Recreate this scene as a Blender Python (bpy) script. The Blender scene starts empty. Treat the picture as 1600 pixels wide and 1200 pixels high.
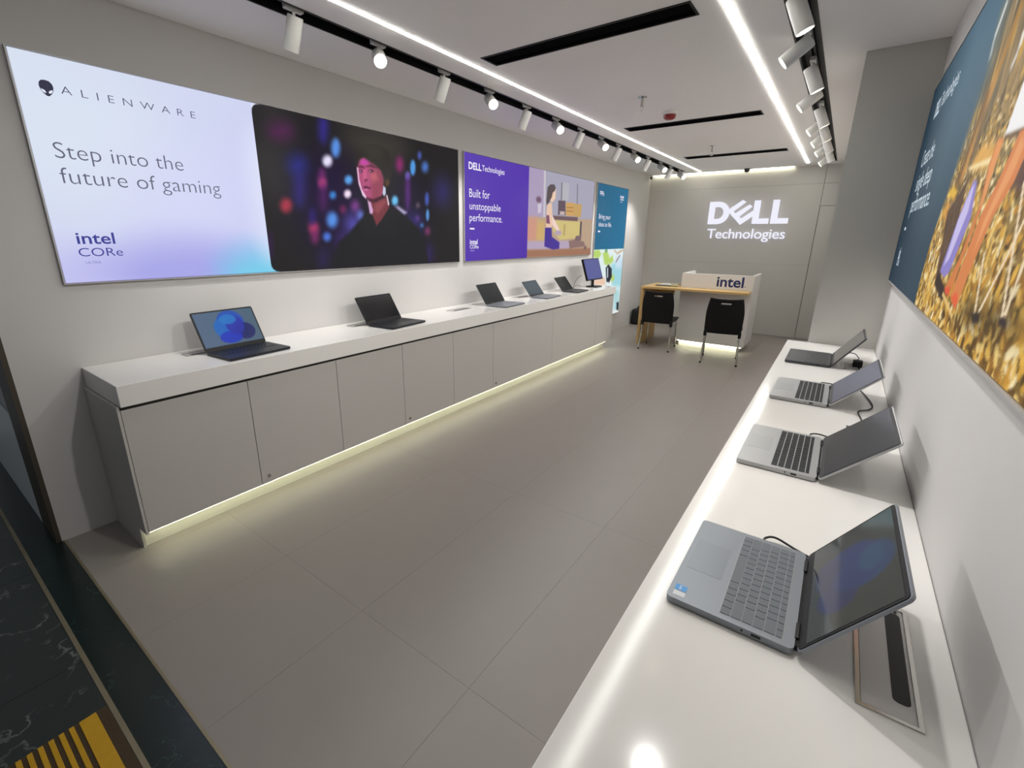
import bpy, bmesh, math, random
import numpy as np
from mathutils import Vector, Matrix

# ------------------------------------------------------------------ camera, world, exposure
CX, CY, CZ = 3.0689, -0.5779, 1.5603
YAW, PITCH, ROLL = 36.1822, -16.4475, 0.4621
FPX, PPX, PPY = 718.755, 774.063, 582.9
scene = bpy.context.scene
col = scene.collection
yw, pt_, rl = map(math.radians, (YAW, PITCH, ROLL))
FWD = Vector((-math.sin(yw) * math.cos(pt_), math.cos(yw) * math.cos(pt_), math.sin(pt_)))
R0 = Vector((math.cos(yw), math.sin(yw), 0)); U0 = R0.cross(FWD)
RT = R0 * math.cos(rl) + U0 * math.sin(rl); UP = -R0 * math.sin(rl) + U0 * math.cos(rl)
cam = bpy.data.cameras.new('camera'); camo = bpy.data.objects.new('camera', cam); col.objects.link(camo)
m3 = Matrix((RT, UP, -FWD)).transposed()
camo.matrix_world = Matrix.Translation((CX, CY, CZ)) @ m3.to_4x4()
cam.sensor_width = 36.0; cam.lens = FPX * 36 / 1600
cam.shift_x = (800 - PPX) / 1600; cam.shift_y = (PPY - 600) / 1600
cam.clip_start = 0.02
scene.camera = camo
world = bpy.data.worlds.new('world'); scene.world = world; world.use_nodes = True
world.node_tree.nodes['Background'].inputs[0].default_value = (0.80, 0.86, 0.92, 1)
world.node_tree.nodes['Background'].inputs[1].default_value = 0.14
scene.view_settings.view_transform = 'Standard'; scene.view_settings.look = 'None'
scene.view_settings.gamma = 1.0; scene.view_settings.use_curve_mapping = False
scene.view_settings.exposure = 0.0
scene.cycles.max_bounces = 8; scene.cycles.diffuse_bounces = 5; scene.cycles.glossy_bounces = 4
SPOT_W = 46.0          # each track spotlight
LED_CEIL = 27.0         # emission of the ceiling light lines
LED_LOW = 14.0          # emission of the plinth light lines

# room measures (metres): x across, y into the shop, z up
XR, YB, ZC, YP, XP = 3.34, 8.355, 2.641, 3.284, 2.969
YF = -0.2707
H, HS, CF, YE = 0.90, 0.796, 0.523, 5.81
HR, RCF = 0.870, 2.847

def ray(px, py):
    return FWD + RT * ((px - PPX) / FPX) - UP * ((py - PPY) / FPX)
def at_x(px, py, x): d = ray(px, py); t = (x - CX) / d.x; return Vector((x, CY + d.y * t, CZ + d.z * t))
def at_y(px, py, y): d = ray(px, py); t = (y - CY) / d.y; return Vector((CX + d.x * t, y, CZ + d.z * t))
def at_z(px, py, z): d = ray(px, py); t = (z - CZ) / d.z; return Vector((CX + d.x * t, CY + d.y * t, z))

# ------------------------------------------------------------------ materials
def lin(c):
    return tuple((x / 12.92 if x <= .04045 else ((x + .055) / 1.055) ** 2.4) for x in [v / 255 for v in c])
MATS = {}
def mat(name, rgb, rough=0.5, metal=0.0, emit=None, strength=1.0, noise=0.0, scale=40.0, bump=0.0, coat=0.0, spec=0.5, stretch=(1, 1, 1)):
    m = bpy.data.materials.new(name); m.use_nodes = True; nt = m.node_tree; b = nt.nodes['Principled BSDF']
    c = (*lin(rgb), 1)
    b.inputs['Base Color'].default_value = c; b.inputs['Roughness'].default_value = rough
    b.inputs['Metallic'].default_value = metal; b.inputs['Specular IOR Level'].default_value = spec
    b.inputs['Coat Weight'].default_value = coat
    if emit:
        b.inputs['Emission Color'].default_value = (*lin(emit), 1); b.inputs['Emission Strength'].default_value = strength; m.cycles.emission_sampling = 'NONE'
    if noise or bump:
        tc = nt.nodes.new('ShaderNodeTexCoord'); mp = nt.nodes.new('ShaderNodeMapping'); mp.inputs['Scale'].default_value = stretch
        nz = nt.nodes.new('ShaderNodeTexNoise'); nz.inputs['Scale'].default_value = scale; nz.inputs['Detail'].default_value = 5
        nt.links.new(tc.outputs['Object'], mp.inputs[0]); nt.links.new(mp.outputs[0], nz.inputs['Vector'])
        if noise:
            mr = nt.nodes.new('ShaderNodeMapRange'); mr.inputs[3].default_value = 1 - noise; mr.inputs[4].default_value = 1 + noise
            hv = nt.nodes.new('ShaderNodeHueSaturation'); hv.inputs['Color'].default_value = c
            nt.links.new(nz.outputs[0], mr.inputs[0]); nt.links.new(mr.outputs[0], hv.inputs['Value']); nt.links.new(hv.outputs[0], b.inputs['Base Color'])
        if bump:
            bp = nt.nodes.new('ShaderNodeBump'); bp.inputs['Strength'].default_value = bump; bp.inputs['Distance'].default_value = .002
            nt.links.new(nz.outputs[0], bp.inputs['Height']); nt.links.new(bp.outputs[0], b.inputs['Normal'])
    MATS[name] = m; return m
def emat(name, rgb, strength):
    m = bpy.data.materials.new(name); m.use_nodes = True; nt = m.node_tree; nt.nodes.clear()
    e = nt.nodes.new('ShaderNodeEmission'); o = nt.nodes.new('ShaderNodeOutputMaterial')
    e.inputs[0].default_value = (*lin(rgb), 1); e.inputs[1].default_value = strength; nt.links.new(e.outputs[0], o.inputs[0])
    if strength < 2 or 'lens' in name: m.cycles.emission_sampling = 'NONE'
    return m
def print_mat(name, base=0.03, strength=1.0, rough=0.55, spec=0.3):
    """backlit print: colour from the mesh's own colour attribute"""
    m = bpy.data.materials.new(name); m.use_nodes = True; nt = m.node_tree; b = nt.nodes['Principled BSDF']
    a = nt.nodes.new('ShaderNodeAttribute'); a.attribute_name = 'Col'
    b.inputs['Base Color'].default_value = (base, base, base, 1); b.inputs['Roughness'].default_value = rough; b.inputs['Specular IOR Level'].default_value = spec
    nt.links.new(a.outputs['Color'], b.inputs['Emission Color']); b.inputs['Emission Strength'].default_value = strength; m.cycles.emission_sampling = 'NONE'
    return m

M_WALL = mat('wall_paint', (201, 198, 196), .62, noise=.02, scale=6, bump=.03)
M_PILLAR = mat('pillar_paint', (190, 187, 181), .6, noise=.02, scale=6)
M_BACK = mat('back_panel_laminate', (196, 192, 186), .45, noise=.015, scale=8)
M_CEIL = mat('ceiling_paint', (246, 243, 242), .8, noise=.01, scale=5)
M_FLOOR = mat('floor_tile_grey', (146, 139, 133), .42, noise=.04, scale=5, spec=.4)
M_GROUT = mat('grout', (132, 126, 120), .8)
M_WHITE = mat('white_solid_surface', (229, 226, 222), .11, spec=.45)
M_WHITE2 = mat('white_laminate', (232, 230, 228), .35)
M_CAB = mat('cabinet_laminate', (186, 182, 178), .42, noise=.012, scale=10)
M_CABIN = mat('cabinet_shadow_gap', (52, 50, 47), .7)
M_PLINTH = mat('plinth_laminate', (224, 222, 212), .4)
M_BLACK = mat('black_metal', (14, 14, 15), .45)
M_BLACKPL = mat('black_plastic', (11, 11, 13), .5, spec=.3)
M_LAMP = mat('white_lamp_housing', (222, 220, 217), .4)
M_CHROME = mat('chrome', (190, 188, 184), .18, metal=1.0)
M_ALU = mat('brushed_aluminium', (186, 184, 183), .42, metal=.35, noise=.04, scale=60, stretch=(1, 30, 1))
M_BRASS = mat('brass_trim', (150, 140, 116), .4, metal=.6, noise=.1, scale=30)
M_WOOD = mat('light_oak', (214, 178, 118), .45, noise=.10, scale=14, stretch=(1, 12, 12))
M_RED = mat('red_plastic', (140, 22, 30), .35)
M_LED = emat('led_warm_white', (253, 253, 245), LED_CEIL)
M_LEDBACK = emat('led_back_wall', (252, 253, 228), 11.0)
M_LEDLOW = emat('led_plinth', (250, 252, 212), LED_LOW)
M_LENS = emat('lamp_lens_lit', (255, 246, 226), 9.0)
M_LETTER = emat('sign_letter_white', (240, 240, 253), 1.0)
M_NAVY = mat('navy_vinyl', (28, 44, 104), .4)
M_EDGE = mat('bronze_wall_end', (70, 62, 52), .5)
M_SILVER = mat('laptop_silver', (140, 145, 152), .4, metal=.45)
M_SILVER2 = mat('laptop_light_silver', (180, 181, 182), .38, metal=.45)
M_GRAPH = mat('laptop_graphite', (74, 76, 80), .4, metal=.5)
M_DARKLAP = mat('laptop_black', (30, 33, 40), .42, metal=.2)
M_KEYG = mat('key_grey', (100, 106, 112), .55)
M_KEYD = mat('key_dark', (52, 53, 56), .5)
M_KEYB = mat('key_black', (24, 26, 31), .5)
M_GLASS = mat('dark_screen_glass', (10, 11, 13), .07, spec=.6)
M_GLASSM = mat('dark_matte_screen', (24, 26, 30), .3, spec=.15)
M_GLASSB = mat('grey_blue_screen', (52, 64, 75), .3, spec=.15)
M_GLASSR = mat('dark_satin_screen', (46, 48, 56), .12, spec=.5)
M_GLASSL = mat('lilac_grey_screen', (86, 90, 110), .2, spec=.4)
M_RUBBER = mat('cable_rubber', (18, 18, 18), .55)
M_PORT = mat('port_black', (8, 8, 9), .5)

def marble(name, dark, vein, rough, vscale, amount):
    m = bpy.data.materials.new(name); m.use_nodes = True; nt = m.node_tree; b = nt.nodes['Principled BSDF']
    tc = nt.nodes.new('ShaderNodeTexCoord'); nz = nt.nodes.new('ShaderNodeTexNoise'); nz.inputs['Scale'].default_value = vscale; nz.inputs['Detail'].default_value = 6
    n2 = nt.nodes.new('ShaderNodeTexNoise'); n2.inputs['Scale'].default_value = vscale * .6
    va = nt.nodes.new('ShaderNodeMath'); va.operation = 'SUBTRACT'; va.inputs[1].default_value = .5
    vb = nt.nodes.new('ShaderNodeMath'); vb.operation = 'ABSOLUTE'
    rp = nt.nodes.new('ShaderNodeValToRGB'); rp.color_ramp.elements[0].position = 0; rp.color_ramp.elements[1].position = amount
    rp.color_ramp.elements[0].color = (*lin(vein), 1); rp.color_ramp.elements[1].color = (*lin(dark), 1)
    mx = nt.nodes.new('ShaderNodeMix'); mx.data_type = 'RGBA'; mx.inputs[6].default_value = (*lin(dark), 1)
    r2 = nt.nodes.new('ShaderNodeMapRange'); r2.inputs[1].default_value = .5; r2.inputs[2].default_value = .68
    L = nt.links
    L.new(tc.outputs['Object'], nz.inputs['Vector']); L.new(tc.outputs['Object'], n2.inputs['Vector'])
    L.new(nz.outputs[0], va.inputs[0]); L.new(va.outputs[0], vb.inputs[0]); L.new(vb.outputs[0], rp.inputs[0])
    L.new(n2.outputs[0], r2.inputs[0]); L.new(r2.outputs[0], mx.inputs[0]); L.new(rp.outputs[0], mx.inputs[7]); L.new(mx.outputs[2], b.inputs['Base Color'])
    b.inputs['Roughness'].default_value = rough
    return m
M_MARBLE = marble('dark_veined_marble', (46, 52, 50), (120, 128, 124), .25, 7, .02)
M_GREEN = marble('green_black_marble', (14, 30, 28), (52, 78, 72), .22, 11, .012)

# ------------------------------------------------------------------ builders
def tag(o, label=None, cat=None, group=None, kind=None):
    if label: o['label'] = label
    if cat: o['category'] = cat
    if group: o['group'] = group
    if kind: o['kind'] = kind
    return o
def thing(name, label, cat, loc=(0, 0, 0), rz=0.0, group=None):
    o = bpy.data.objects.new(name, None); col.objects.link(o); o.empty_display_size = .1
    o.location = loc; o.rotation_euler = (0, 0, rz)
    return tag(o, label, cat, group)
def link(name, me, m, parent=None, smooth=False):
    o = bpy.data.objects.new(name, me); col.objects.link(o)
    if m and not me.materials: me.materials.append(m)
    if smooth:
        for p in me.polygons: p.use_smooth = True
    if parent: o.parent = parent
    return o
class MB:
    """collects shapes; build() links them as one mesh. off: world point that becomes the local origin"""
    def __init__(s, off=(0, 0, 0)): s.bm = bmesh.new(); s.off = Vector(off)
    def box(s, x0, x1, y0, y1, z0, z1, bev=0, seg=2, M=None):
        g = bmesh.ops.create_cube(s.bm, size=1)
        vs = g['verts']
        for v in vs: v.co = Vector(((x0 + x1) / 2 + v.co.x * (x1 - x0), (y0 + y1) / 2 + v.co.y * (y1 - y0), (z0 + z1) / 2 + v.co.z * (z1 - z0)))
        if bev:
            es = list({e for v in vs for e in v.link_edges})
            r = bmesh.ops.bevel(s.bm, geom=es, offset=bev, segments=seg, affect='EDGES', profile=.5)
            vs = list({v for f in r['faces'] for v in f.verts} | {v for v in vs if v.is_valid})
        if M is not None:
            for v in vs: v.co = M @ v.co
        return s
    def plate(s, w, d, z0, z1, r, M=None, seg=4, cx=0, cy=0):
        """rounded-corner plate lying in xy"""
        pts = []
        for qx, qy, a0 in ((1, 1, 0), (-1, 1, 90), (-1, -1, 180), (1, -1, 270)):
            for k in range(seg + 1):
                a = math.radians(a0 + 90 * k / seg)
                pts.append((cx + qx * (w / 2 - r) + r * math.cos(a), cy + qy * (d / 2 - r) + r * math.sin(a)))
        return s.prism(pts, z0, z1, M)
    def prism(s, pts, z0, z1, M=None):
        lo = [s.bm.verts.new((x, y, z0)) for x, y in pts]; hi = [s.bm.verts.new((x, y, z1)) for x, y in pts]
        n = len(pts)
        s.bm.faces.new(lo[::-1]); s.bm.faces.new(hi)
        for i in range(n): s.bm.faces.new((lo[i], lo[(i + 1) % n], hi[(i + 1) % n], hi[i]))
        if M is not None:
            for v in lo + hi: v.co = M @ v.co
        return s
    def tube(s, pts, r, n=8, caps=True):
        pts = [Vector(p) for p in pts]; rings = []
        rs = r if isinstance(r, (list, tuple)) else [r] * len(pts)
        prev = None
        for i, p in enumerate(pts):
            d = (pts[min(i + 1, len(pts) - 1)] - pts[max(i - 1, 0)]).normalized()
            if prev is None:
                a = d.orthogonal().normalized()
            else:
                a = (prev - d * prev.dot(d)).normalized()
            prev = a; b = d.cross(a)
            rings.append([s.bm.verts.new(p + (a * math.cos(t) + b * math.sin(t)) * rs[i]) for t in [2 * math.pi * k / n for k in range(n)]])
        for A, B in zip(rings, rings[1:]):
            for k in range(n): s.bm.faces.new((A[k], A[(k + 1) % n], B[(k + 1) % n], B[k]))
        if caps:
            s.bm.faces.new(rings[0][::-1]); s.bm.faces.new(rings[-1])
        return s
    def lathe(s, prof, n=24):
        rings = [[s.bm.verts.new((r * math.cos(2 * math.pi * k / n), r * math.sin(2 * math.pi * k / n), z)) for k in range(n)] for r, z in prof]
        for A, B in zip(rings, rings[1:]):
            for k in range(n): s.bm.faces.new((A[k], A[(k + 1) % n], B[(k + 1) % n], B[k]))
        s.bm.faces.new(rings[0][::-1]); s.bm.faces.new(rings[-1]); return s
    def face(s, pts):
        s.bm.faces.new([s.bm.verts.new(p) for p in pts]); return s
    def build(s, name, m, parent=None, smooth=False, normals=True):
        if normals: bmesh.ops.recalc_face_normals(s.bm, faces=s.bm.faces)
        if s.off.length:
            for v in s.bm.verts: v.co -= s.off
        me = bpy.data.meshes.new(name); s.bm.to_mesh(me); s.bm.free()
        o = link(name, me, m, parent)
        if smooth:
            for p in me.polygons: p.use_smooth = True
            me.set_sharp_from_angle(angle=math.radians(35))
        return o
def spline(pts, n=8):
    """smooth path through points (Catmull-Rom)"""
    P = [Vector(p) for p in pts]; P = [P[0] * 2 - P[1]] + P + [P[-1] * 2 - P[-2]]; out = []
    for i in range(1, len(P) - 2):
        a, b, c, d = P[i - 1:i + 3]
        for k in range(n):
            t = k / n
            out.append(.5 * ((2 * b) + (c - a) * t + (2 * a - 5 * b + 4 * c - d) * t * t + (3 * b - a - 3 * c + d) * t ** 3))
    out.append(P[-2]); return out
def struct(name, mb, m, label=None):
    o = mb.build(name, m); o['kind'] = 'structure'
    if label: o['label'] = label
    return o

def text_verts(body, spacing=1.0, weight=0.0, shear=0.0):
    cu = bpy.data.curves.new('t', 'FONT'); cu.body = body; cu.size = 1; cu.space_character = spacing; cu.offset = weight; cu.shear = shear
    cu.resolution_u = 4; cu.fill_mode = 'FRONT'
    o = bpy.data.objects.new('t', cu); col.objects.link(o)
    dg = bpy.context.evaluated_depsgraph_get(); me = bpy.data.meshes.new_from_object(o.evaluated_get(dg))
    bpy.data.objects.remove(o); bpy.data.curves.remove(cu)
    return me
def text(name, body, origin, right, up, width, height, m, parent=None, spacing=1.0, weight=0.0, depth=0.0, off=(0, 0, 0), capref=None):
    """flat lettering: baseline-left at origin, along right, fitted to width; height = height of capref (a capital) or None for uniform"""
    me = text_verts(body, spacing, weight)
    xs = [v.co.x for v in me.vertices]; x0, x1 = min(xs), max(xs); k = width / (x1 - x0)
    kz = k if height is None else height / 0.70
    right, up, origin = Vector(right).normalized(), Vector(up).normalized(), Vector(origin) - Vector(off)
    n = right.cross(up)
    for v in me.vertices: v.co = origin + right * ((v.co.x - x0) * k) + up * (v.co.y * kz)
    if depth:
        bm = bmesh.new(); bm.from_mesh(me)
        bmesh.ops.remove_doubles(bm, verts=bm.verts, dist=1e-6)
        r = bmesh.ops.extrude_face_region(bm, geom=bm.faces[:])
        for g in r['geom']:
            if isinstance(g, bmesh.types.BMVert): g.co += n * depth
        bmesh.ops.recalc_face_normals(bm, faces=bm.faces); bm.to_mesh(me); bm.free()
    me.name = name
    if ' ' not in body: return link(name, me, m, parent)
    # one mesh per word: loose glyph pieces are grouped where the gap along the line is wide
    bm = bmesh.new(); bm.from_mesh(me); bmesh.ops.remove_doubles(bm, verts=bm.verts, dist=1e-7)
    seen, isl = set(), []
    for v in bm.verts:
        if v in seen: continue
        st, grp = [v], []; seen.add(v)
        while st:
            a = st.pop(); grp.append(a)
            for e in a.link_edges:
                b_ = e.other_vert(a)
                if b_ not in seen: seen.add(b_); st.append(b_)
        q = [(g.co - origin).dot(right) for g in grp]; isl.append((min(q), max(q), grp))
    isl.sort(key=lambda i: i[0]); words, end = [], None
    for a, b_, g in isl:
        if end is None or a - end > .13 * k: words.append([])
        words[-1] += g; end = b_ if end is None else max(end, b_)
    ob = None
    for wd in words:
        S_ = set(wd); fs = [f for f in bm.faces if f.verts[0] in S_]; ix = {v: i for i, v in enumerate(wd)}
        mm = bpy.data.meshes.new(name); mm.from_pydata([v.co[:] for v in wd], [], [[ix[v] for v in f.verts] for f in fs]); ob = link(name, mm, m, parent)
    bm.free(); return ob
def flat_shape(name, loops, origin, right, up, m, parent=None, depth=0.0, off=(0, 0, 0)):
    """filled 2D outline (inner loops are holes)"""
    cu = bpy.data.curves.new('s', 'CURVE'); cu.dimensions = '2D'; cu.fill_mode = 'FRONT' if not depth else 'BOTH'; cu.extrude = depth / 2
    for lp in loops:
        sp = cu.splines.new('POLY'); sp.points.add(len(lp) - 1); sp.use_cyclic_u = True
        for p, q in zip(sp.points, lp): p.co = (q[0], q[1], 0, 1)
    o = bpy.data.objects.new('s', cu); col.objects.link(o)
    dg = bpy.context.evaluated_depsgraph_get(); me = bpy.data.meshes.new_from_object(o.evaluated_get(dg))
    bpy.data.objects.remove(o); bpy.data.curves.remove(cu)
    right, up, origin = Vector(right), Vector(up), Vector(origin) - Vector(off); n = right.cross(up)
    for v in me.vertices: v.co = origin + right * v.co.x + up * v.co.y + n * (v.co.z + depth / 2)
    me.name = name; me.materials.clear()
    return link(name, me, m, parent)

# ------------------------------------------------------------------ painting prints into a mesh's colours
def hash2(ix, iy, seed):
    h = (ix * 374761393 + iy * 668265263 + seed * 1442695041) & 0xFFFFFFFF
    h = ((h ^ (h >> 13)) * 1274126177) & 0xFFFFFFFF
    return ((h ^ (h >> 16)) & 0xFFFF) / 65535.0
def vnoise(x, y, seed=0):
    ix, iy = np.floor(x).astype(np.int64), np.floor(y).astype(np.int64); fx, fy = x - ix, y - iy
    fx, fy = fx * fx * (3 - 2 * fx), fy * fy * (3 - 2 * fy)
    a, b, c, d = hash2(ix, iy, seed), hash2(ix + 1, iy, seed), hash2(ix, iy + 1, seed), hash2(ix + 1, iy + 1, seed)
    return (a * (1 - fx) + b * fx) * (1 - fy) + (c * (1 - fx) + d * fx) * fy
class Canvas:
    """a grid on a plane, s along the print (metres), t up; colours in display values 0..255"""
    def __init__(s, s0, s1, t0, t1, step, tostep=None):
        s.ns, s.nt = max(2, int(abs(s1 - s0) / step) + 1), max(2, int((t1 - t0) / (tostep or step)) + 1)
        S, T = np.meshgrid(np.linspace(s0, s1, s.ns), np.linspace(t0, t1, s.nt)); s.S, s.T = S.ravel(), T.ravel()
        s.C = np.zeros((len(s.S), 3))
    def blend(s, idx, a, c):
        c = np.asarray(c, float); a = a[:, None]
        s.C[idx] = s.C[idx] * (1 - a) + (c if c.ndim == 1 else c) * a
    def fill(s, c): s.C[:] = c
    def grad(s, p0, p1, c0, c1, alpha=1.0, idx=None):
        d = np.array(p1, float) - p0; t = np.clip(((s.S - p0[0]) * d[0] + (s.T - p0[1]) * d[1]) / (d @ d), 0, 1)[:, None]
        c = np.array(c0, float) * (1 - t) + np.array(c1, float) * t
        s.C[:] = s.C * (1 - alpha) + c * alpha
    def poly(s, pts, c, soft=.003, alpha=1.0):
        P = np.array(pts, float); lo, hi = P.min(0) - soft * 2, P.max(0) + soft * 2
        idx = np.nonzero((s.S >= lo[0]) & (s.S <= hi[0]) & (s.T >= lo[1]) & (s.T <= hi[1]))[0]
        if not len(idx): return
        x, y = s.S[idx], s.T[idx]; d2 = np.full(len(idx), 1e9); ins = np.zeros(len(idx), bool)
        for (ax, ay), (bx, by) in zip(P, np.roll(P, -1, 0)):
            ex, ey = bx - ax, by - ay; L = ex * ex + ey * ey + 1e-12
            h = np.clip(((x - ax) * ex + (y - ay) * ey) / L, 0, 1)
            d2 = np.minimum(d2, (x - ax - ex * h) ** 2 + (y - ay - ey * h) ** 2)
            cond = ((ay > y) != (by > y))
            with np.errstate(divide='ignore', invalid='ignore'):
                xi = ax + (y - ay) * ex / (ey if abs(ey) > 1e-12 else 1e-12)
            ins ^= cond & (x < xi)
        sd = np.where(ins, -1, 1) * np.sqrt(d2)
        a = np.clip(.5 - sd / (2 * soft), 0, 1); a = a * a * (3 - 2 * a) * alpha
        s.blend(idx, a, c)
    def line(s, a, b, w, c, soft=.002, alpha=1.0):
        a, b = np.array(a, float), np.array(b, float); d = b - a; n = np.array((-d[1], d[0])) / (np.linalg.norm(d) + 1e-9) * w / 2
        s.poly([a + n, b + n, b - n, a - n], c, soft, alpha)
    def ell(s, c0, rs, rt, c, soft=.01, alpha=1.0, n=20, rot=0.0):
        cr, sr = math.cos(rot), math.sin(rot)
        s.poly([(c0[0] + rs * math.cos(k * 2 * math.pi / n) * cr - rt * math.sin(k * 2 * math.pi / n) * sr, c0[1] + rs * math.cos(k * 2 * math.pi / n) * sr + rt * math.sin(k * 2 * math.pi / n) * cr) for k in range(n)], c, soft, alpha)
    def mesh(s, name, to_world, m, parent, off=(0, 0, 0)):
        o = Vector(off)
        X = np.array([to_world(a, b) for a, b in zip(s.S, s.T)], float) - np.array(o)
        i = np.arange(s.ns * s.nt).reshape(s.nt, s.ns)
        F = np.stack([i[:-1, :-1], i[:-1, 1:], i[1:, 1:], i[1:, :-1]], -1).reshape(-1, 4)
        me = bpy.data.meshes.new(name); me.vertices.add(len(X)); me.vertices.foreach_set('co', X.ravel().astype(np.float32))
        me.loops.add(F.size); me.loops.foreach_set('vertex_index', F.ravel().astype(np.int32))
        me.polygons.add(len(F)); me.polygons.foreach_set('loop_start', np.arange(0, F.size, 4, dtype=np.int32))
        me.update(calc_edges=True)
        c = np.clip(s.C / 255, 0, 1); L = np.where(c <= .04045, c / 12.92, ((c + .055) / 1.055) ** 2.4)
        at = me.color_attributes.new('Col', 'FLOAT_COLOR', 'POINT'); at.data.foreach_set('color', np.concatenate([L, np.ones((len(L), 1))], 1).ravel().astype(np.float32))
        return link(name, me, m, parent)

# ------------------------------------------------------------------ the room shell
# floor tiles laid on a grout bed
fl = struct('floor', MB().box(-.3, 3.6, -.235, YB, -.05, -.0012), M_GROUT)
tile_cache = {}
xs = [0.0] + [x for x in np.arange(.45, XR, .6)] + [XR]
ys = [-.235] + [y for y in np.arange(.395, YB, 1.2)] + [YB]
for x0, x1 in zip(xs, xs[1:]):
    for y0, y1 in zip(ys, ys[1:]):
        if x1 > XP + .01 and y0 > YP: continue
        key = (round(x1 - x0, 3), round(y1 - y0, 3)); g = .0004
        if key not in tile_cache:
            o = MB().box(g, key[0] - g, g, key[1] - g, -.0012, 0).build('floor_tile', M_FLOOR, fl); tile_cache[key] = o.data
        else: o = link('floor_tile', tile_cache[key], None, fl)
        o.location = (x0, y0, 0)
struct('wall_left', MB().box(-.3, 0, YF + .02, YB, 0, ZC + .1), M_WALL)
struct('wall_right', MB().box(XR, XR + .15, YF, YP, 0, ZC + .1), M_WALL)
struct('wall_pillar', MB().box(XP, XR + .15, YP, YB + .1, 0, ZC + .1), M_PILLAR, 'grey pillar wall standing behind the display counter')
struct('trim_1', MB().box(-.3, 0.001, YF, YF + .02, 0, ZC), M_EDGE, 'dark bronze edge closing the wall end at the shop front')
# back wall: laminate panels with shadow joints
bw = struct('wall_back', MB().box(-.3, XP + .3, YB + .012, YB + .15, 0, ZC + .1), mat('joint_shadow', (104, 101, 94), .7))
for (x0, x1, z0, z1) in ((0, 2.64, .004, 1.1692), (0, 2.64, 1.1708, 2.3792), (0, 2.64, 2.3808, ZC), (2.645, XP, 2.06, 2.378), (2.645, XP, 2.382, ZC)):
    MB().box(x0, x1, YB, YB + .012, z0, z1, .001, 1).build('panel', M_BACK, bw)
dr = struct('door_1', MB().box(2.648, XP, YB + .003, YB + .012, .006, 2.054, .001, 1), M_BACK, 'flush grey door in the back wall beside the pillar')

# ceiling with slots for the tracks and the air diffusers
TL, TR = (.562, .682), (2.636, 2.756)
VENTS = [(1.012, 2.275, 2.046, 2.218), (1.025, 2.268, 4.405, 4.585), (1.045, 2.275, 6.545, 6.745)]
cb = MB(); z0, z1 = ZC, ZC + .1
cb.box(-.3, TL[0], YF, YB, z0, z1).box(TR[1], XR + .15, YF, YB, z0, z1)
for a, b in ((TL[1], 1.0), (2.29, TR[0])): cb.box(a, b, YF, YB, z0, z1)
yy = YF
for v in VENTS:
    cb.box(1.0, 2.29, yy, v[2], z0, z1); cb.box(1.0, v[0], v[2], v[3], z0, z1); cb.box(v[1], 2.29, v[2], v[3], z0, z1); yy = v[3]
cb.box(1.0, 2.29, yy, YB, z0, z1)
for a, b in (TL, TR): cb.box(a, b, 8.02, YB, z0, z1)
struct('ceiling', cb, M_CEIL)
struct('ceiling_cover', MB().box(-.3, XR + .15, YF, YB + .1, ZC + .1, ZC + .14), M_BLACK)

# threshold and passage outside
struct('threshold', MB().box(-2.2, 4.2, -.383, -.238, -.05, -.001), M_GREEN, 'green black marble threshold strip at the shop front')
struct('trim_2', MB().box(-.02, 4.2, -.245, -.235, -.05, .002), M_BRASS, 'thin metal trim between marble threshold and grey floor')
struct('trim_3', MB().box(-2.2, 4.2, -.398, -.383, -.05, .002), M_BRASS, 'thin metal trim between marble threshold and passage floor')
po = struct('floor_passage', MB().box(-2.2, 4.2, -3.2, -.398, -.05, -.004), M_GROUT)
for i in range(8):
    for j in range(4):
        x = -2.2 + i * .8; y = -.398 - j * .7
        MB().box(x + .001, x + .799, y - .699, y - .001, -.004, -.001).build('marble_tile', M_MARBLE, po)
struct('wall_passage', MB().box(-2.2, -.3, YF, YF + .1, 0, .655), mat('pale_grey_panel', (226, 232, 234), .4), 'pale grey lower panel of the neighbouring shop front')
struct('wall_neighbour', MB().box(-2.2, -.3, YF + .005, YF + .1, .655, 2.74), mat('dark_teal_panel', (16, 26, 28), .25), 'dark glassy upper part of the neighbouring shop front')

# tactile mat
MX, MY = 1.29, -.43
tm = thing('entrance_mat', 'yellow and brown striped floor mat lying on the dark marble', 'mat', (MX, MY, -.001))
mo = (MX, MY, -.001)
MB(mo).box(MX, MX + 1.6, MY - .42, MY + .03, -.001, .004, .001, 1).build('mat_base', mat('mat_brown', (64, 48, 24), .7, noise=.2, scale=60), tm)
M_YEL = mat('mat_yellow', (196, 150, 16), .55, noise=.12, scale=40)
MB(mo).box(MX + .004, MX + 1.59, MY - .045, MY, .004, .007, .001, 1).build('yellow_band', M_YEL, tm)
for k in range(6):
    MB(mo).box(MX + .004, MX + 1.59, MY - .071 - k * .025, MY - .058 - k * .025, .004, .007, .001, 1).build('rib', M_YEL, tm)
MB(mo).box(MX + .004, MX + 1.59, MY - .28, MY - .215, .004, .007, .001, 1).build('yellow_band', M_YEL, tm)

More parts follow.
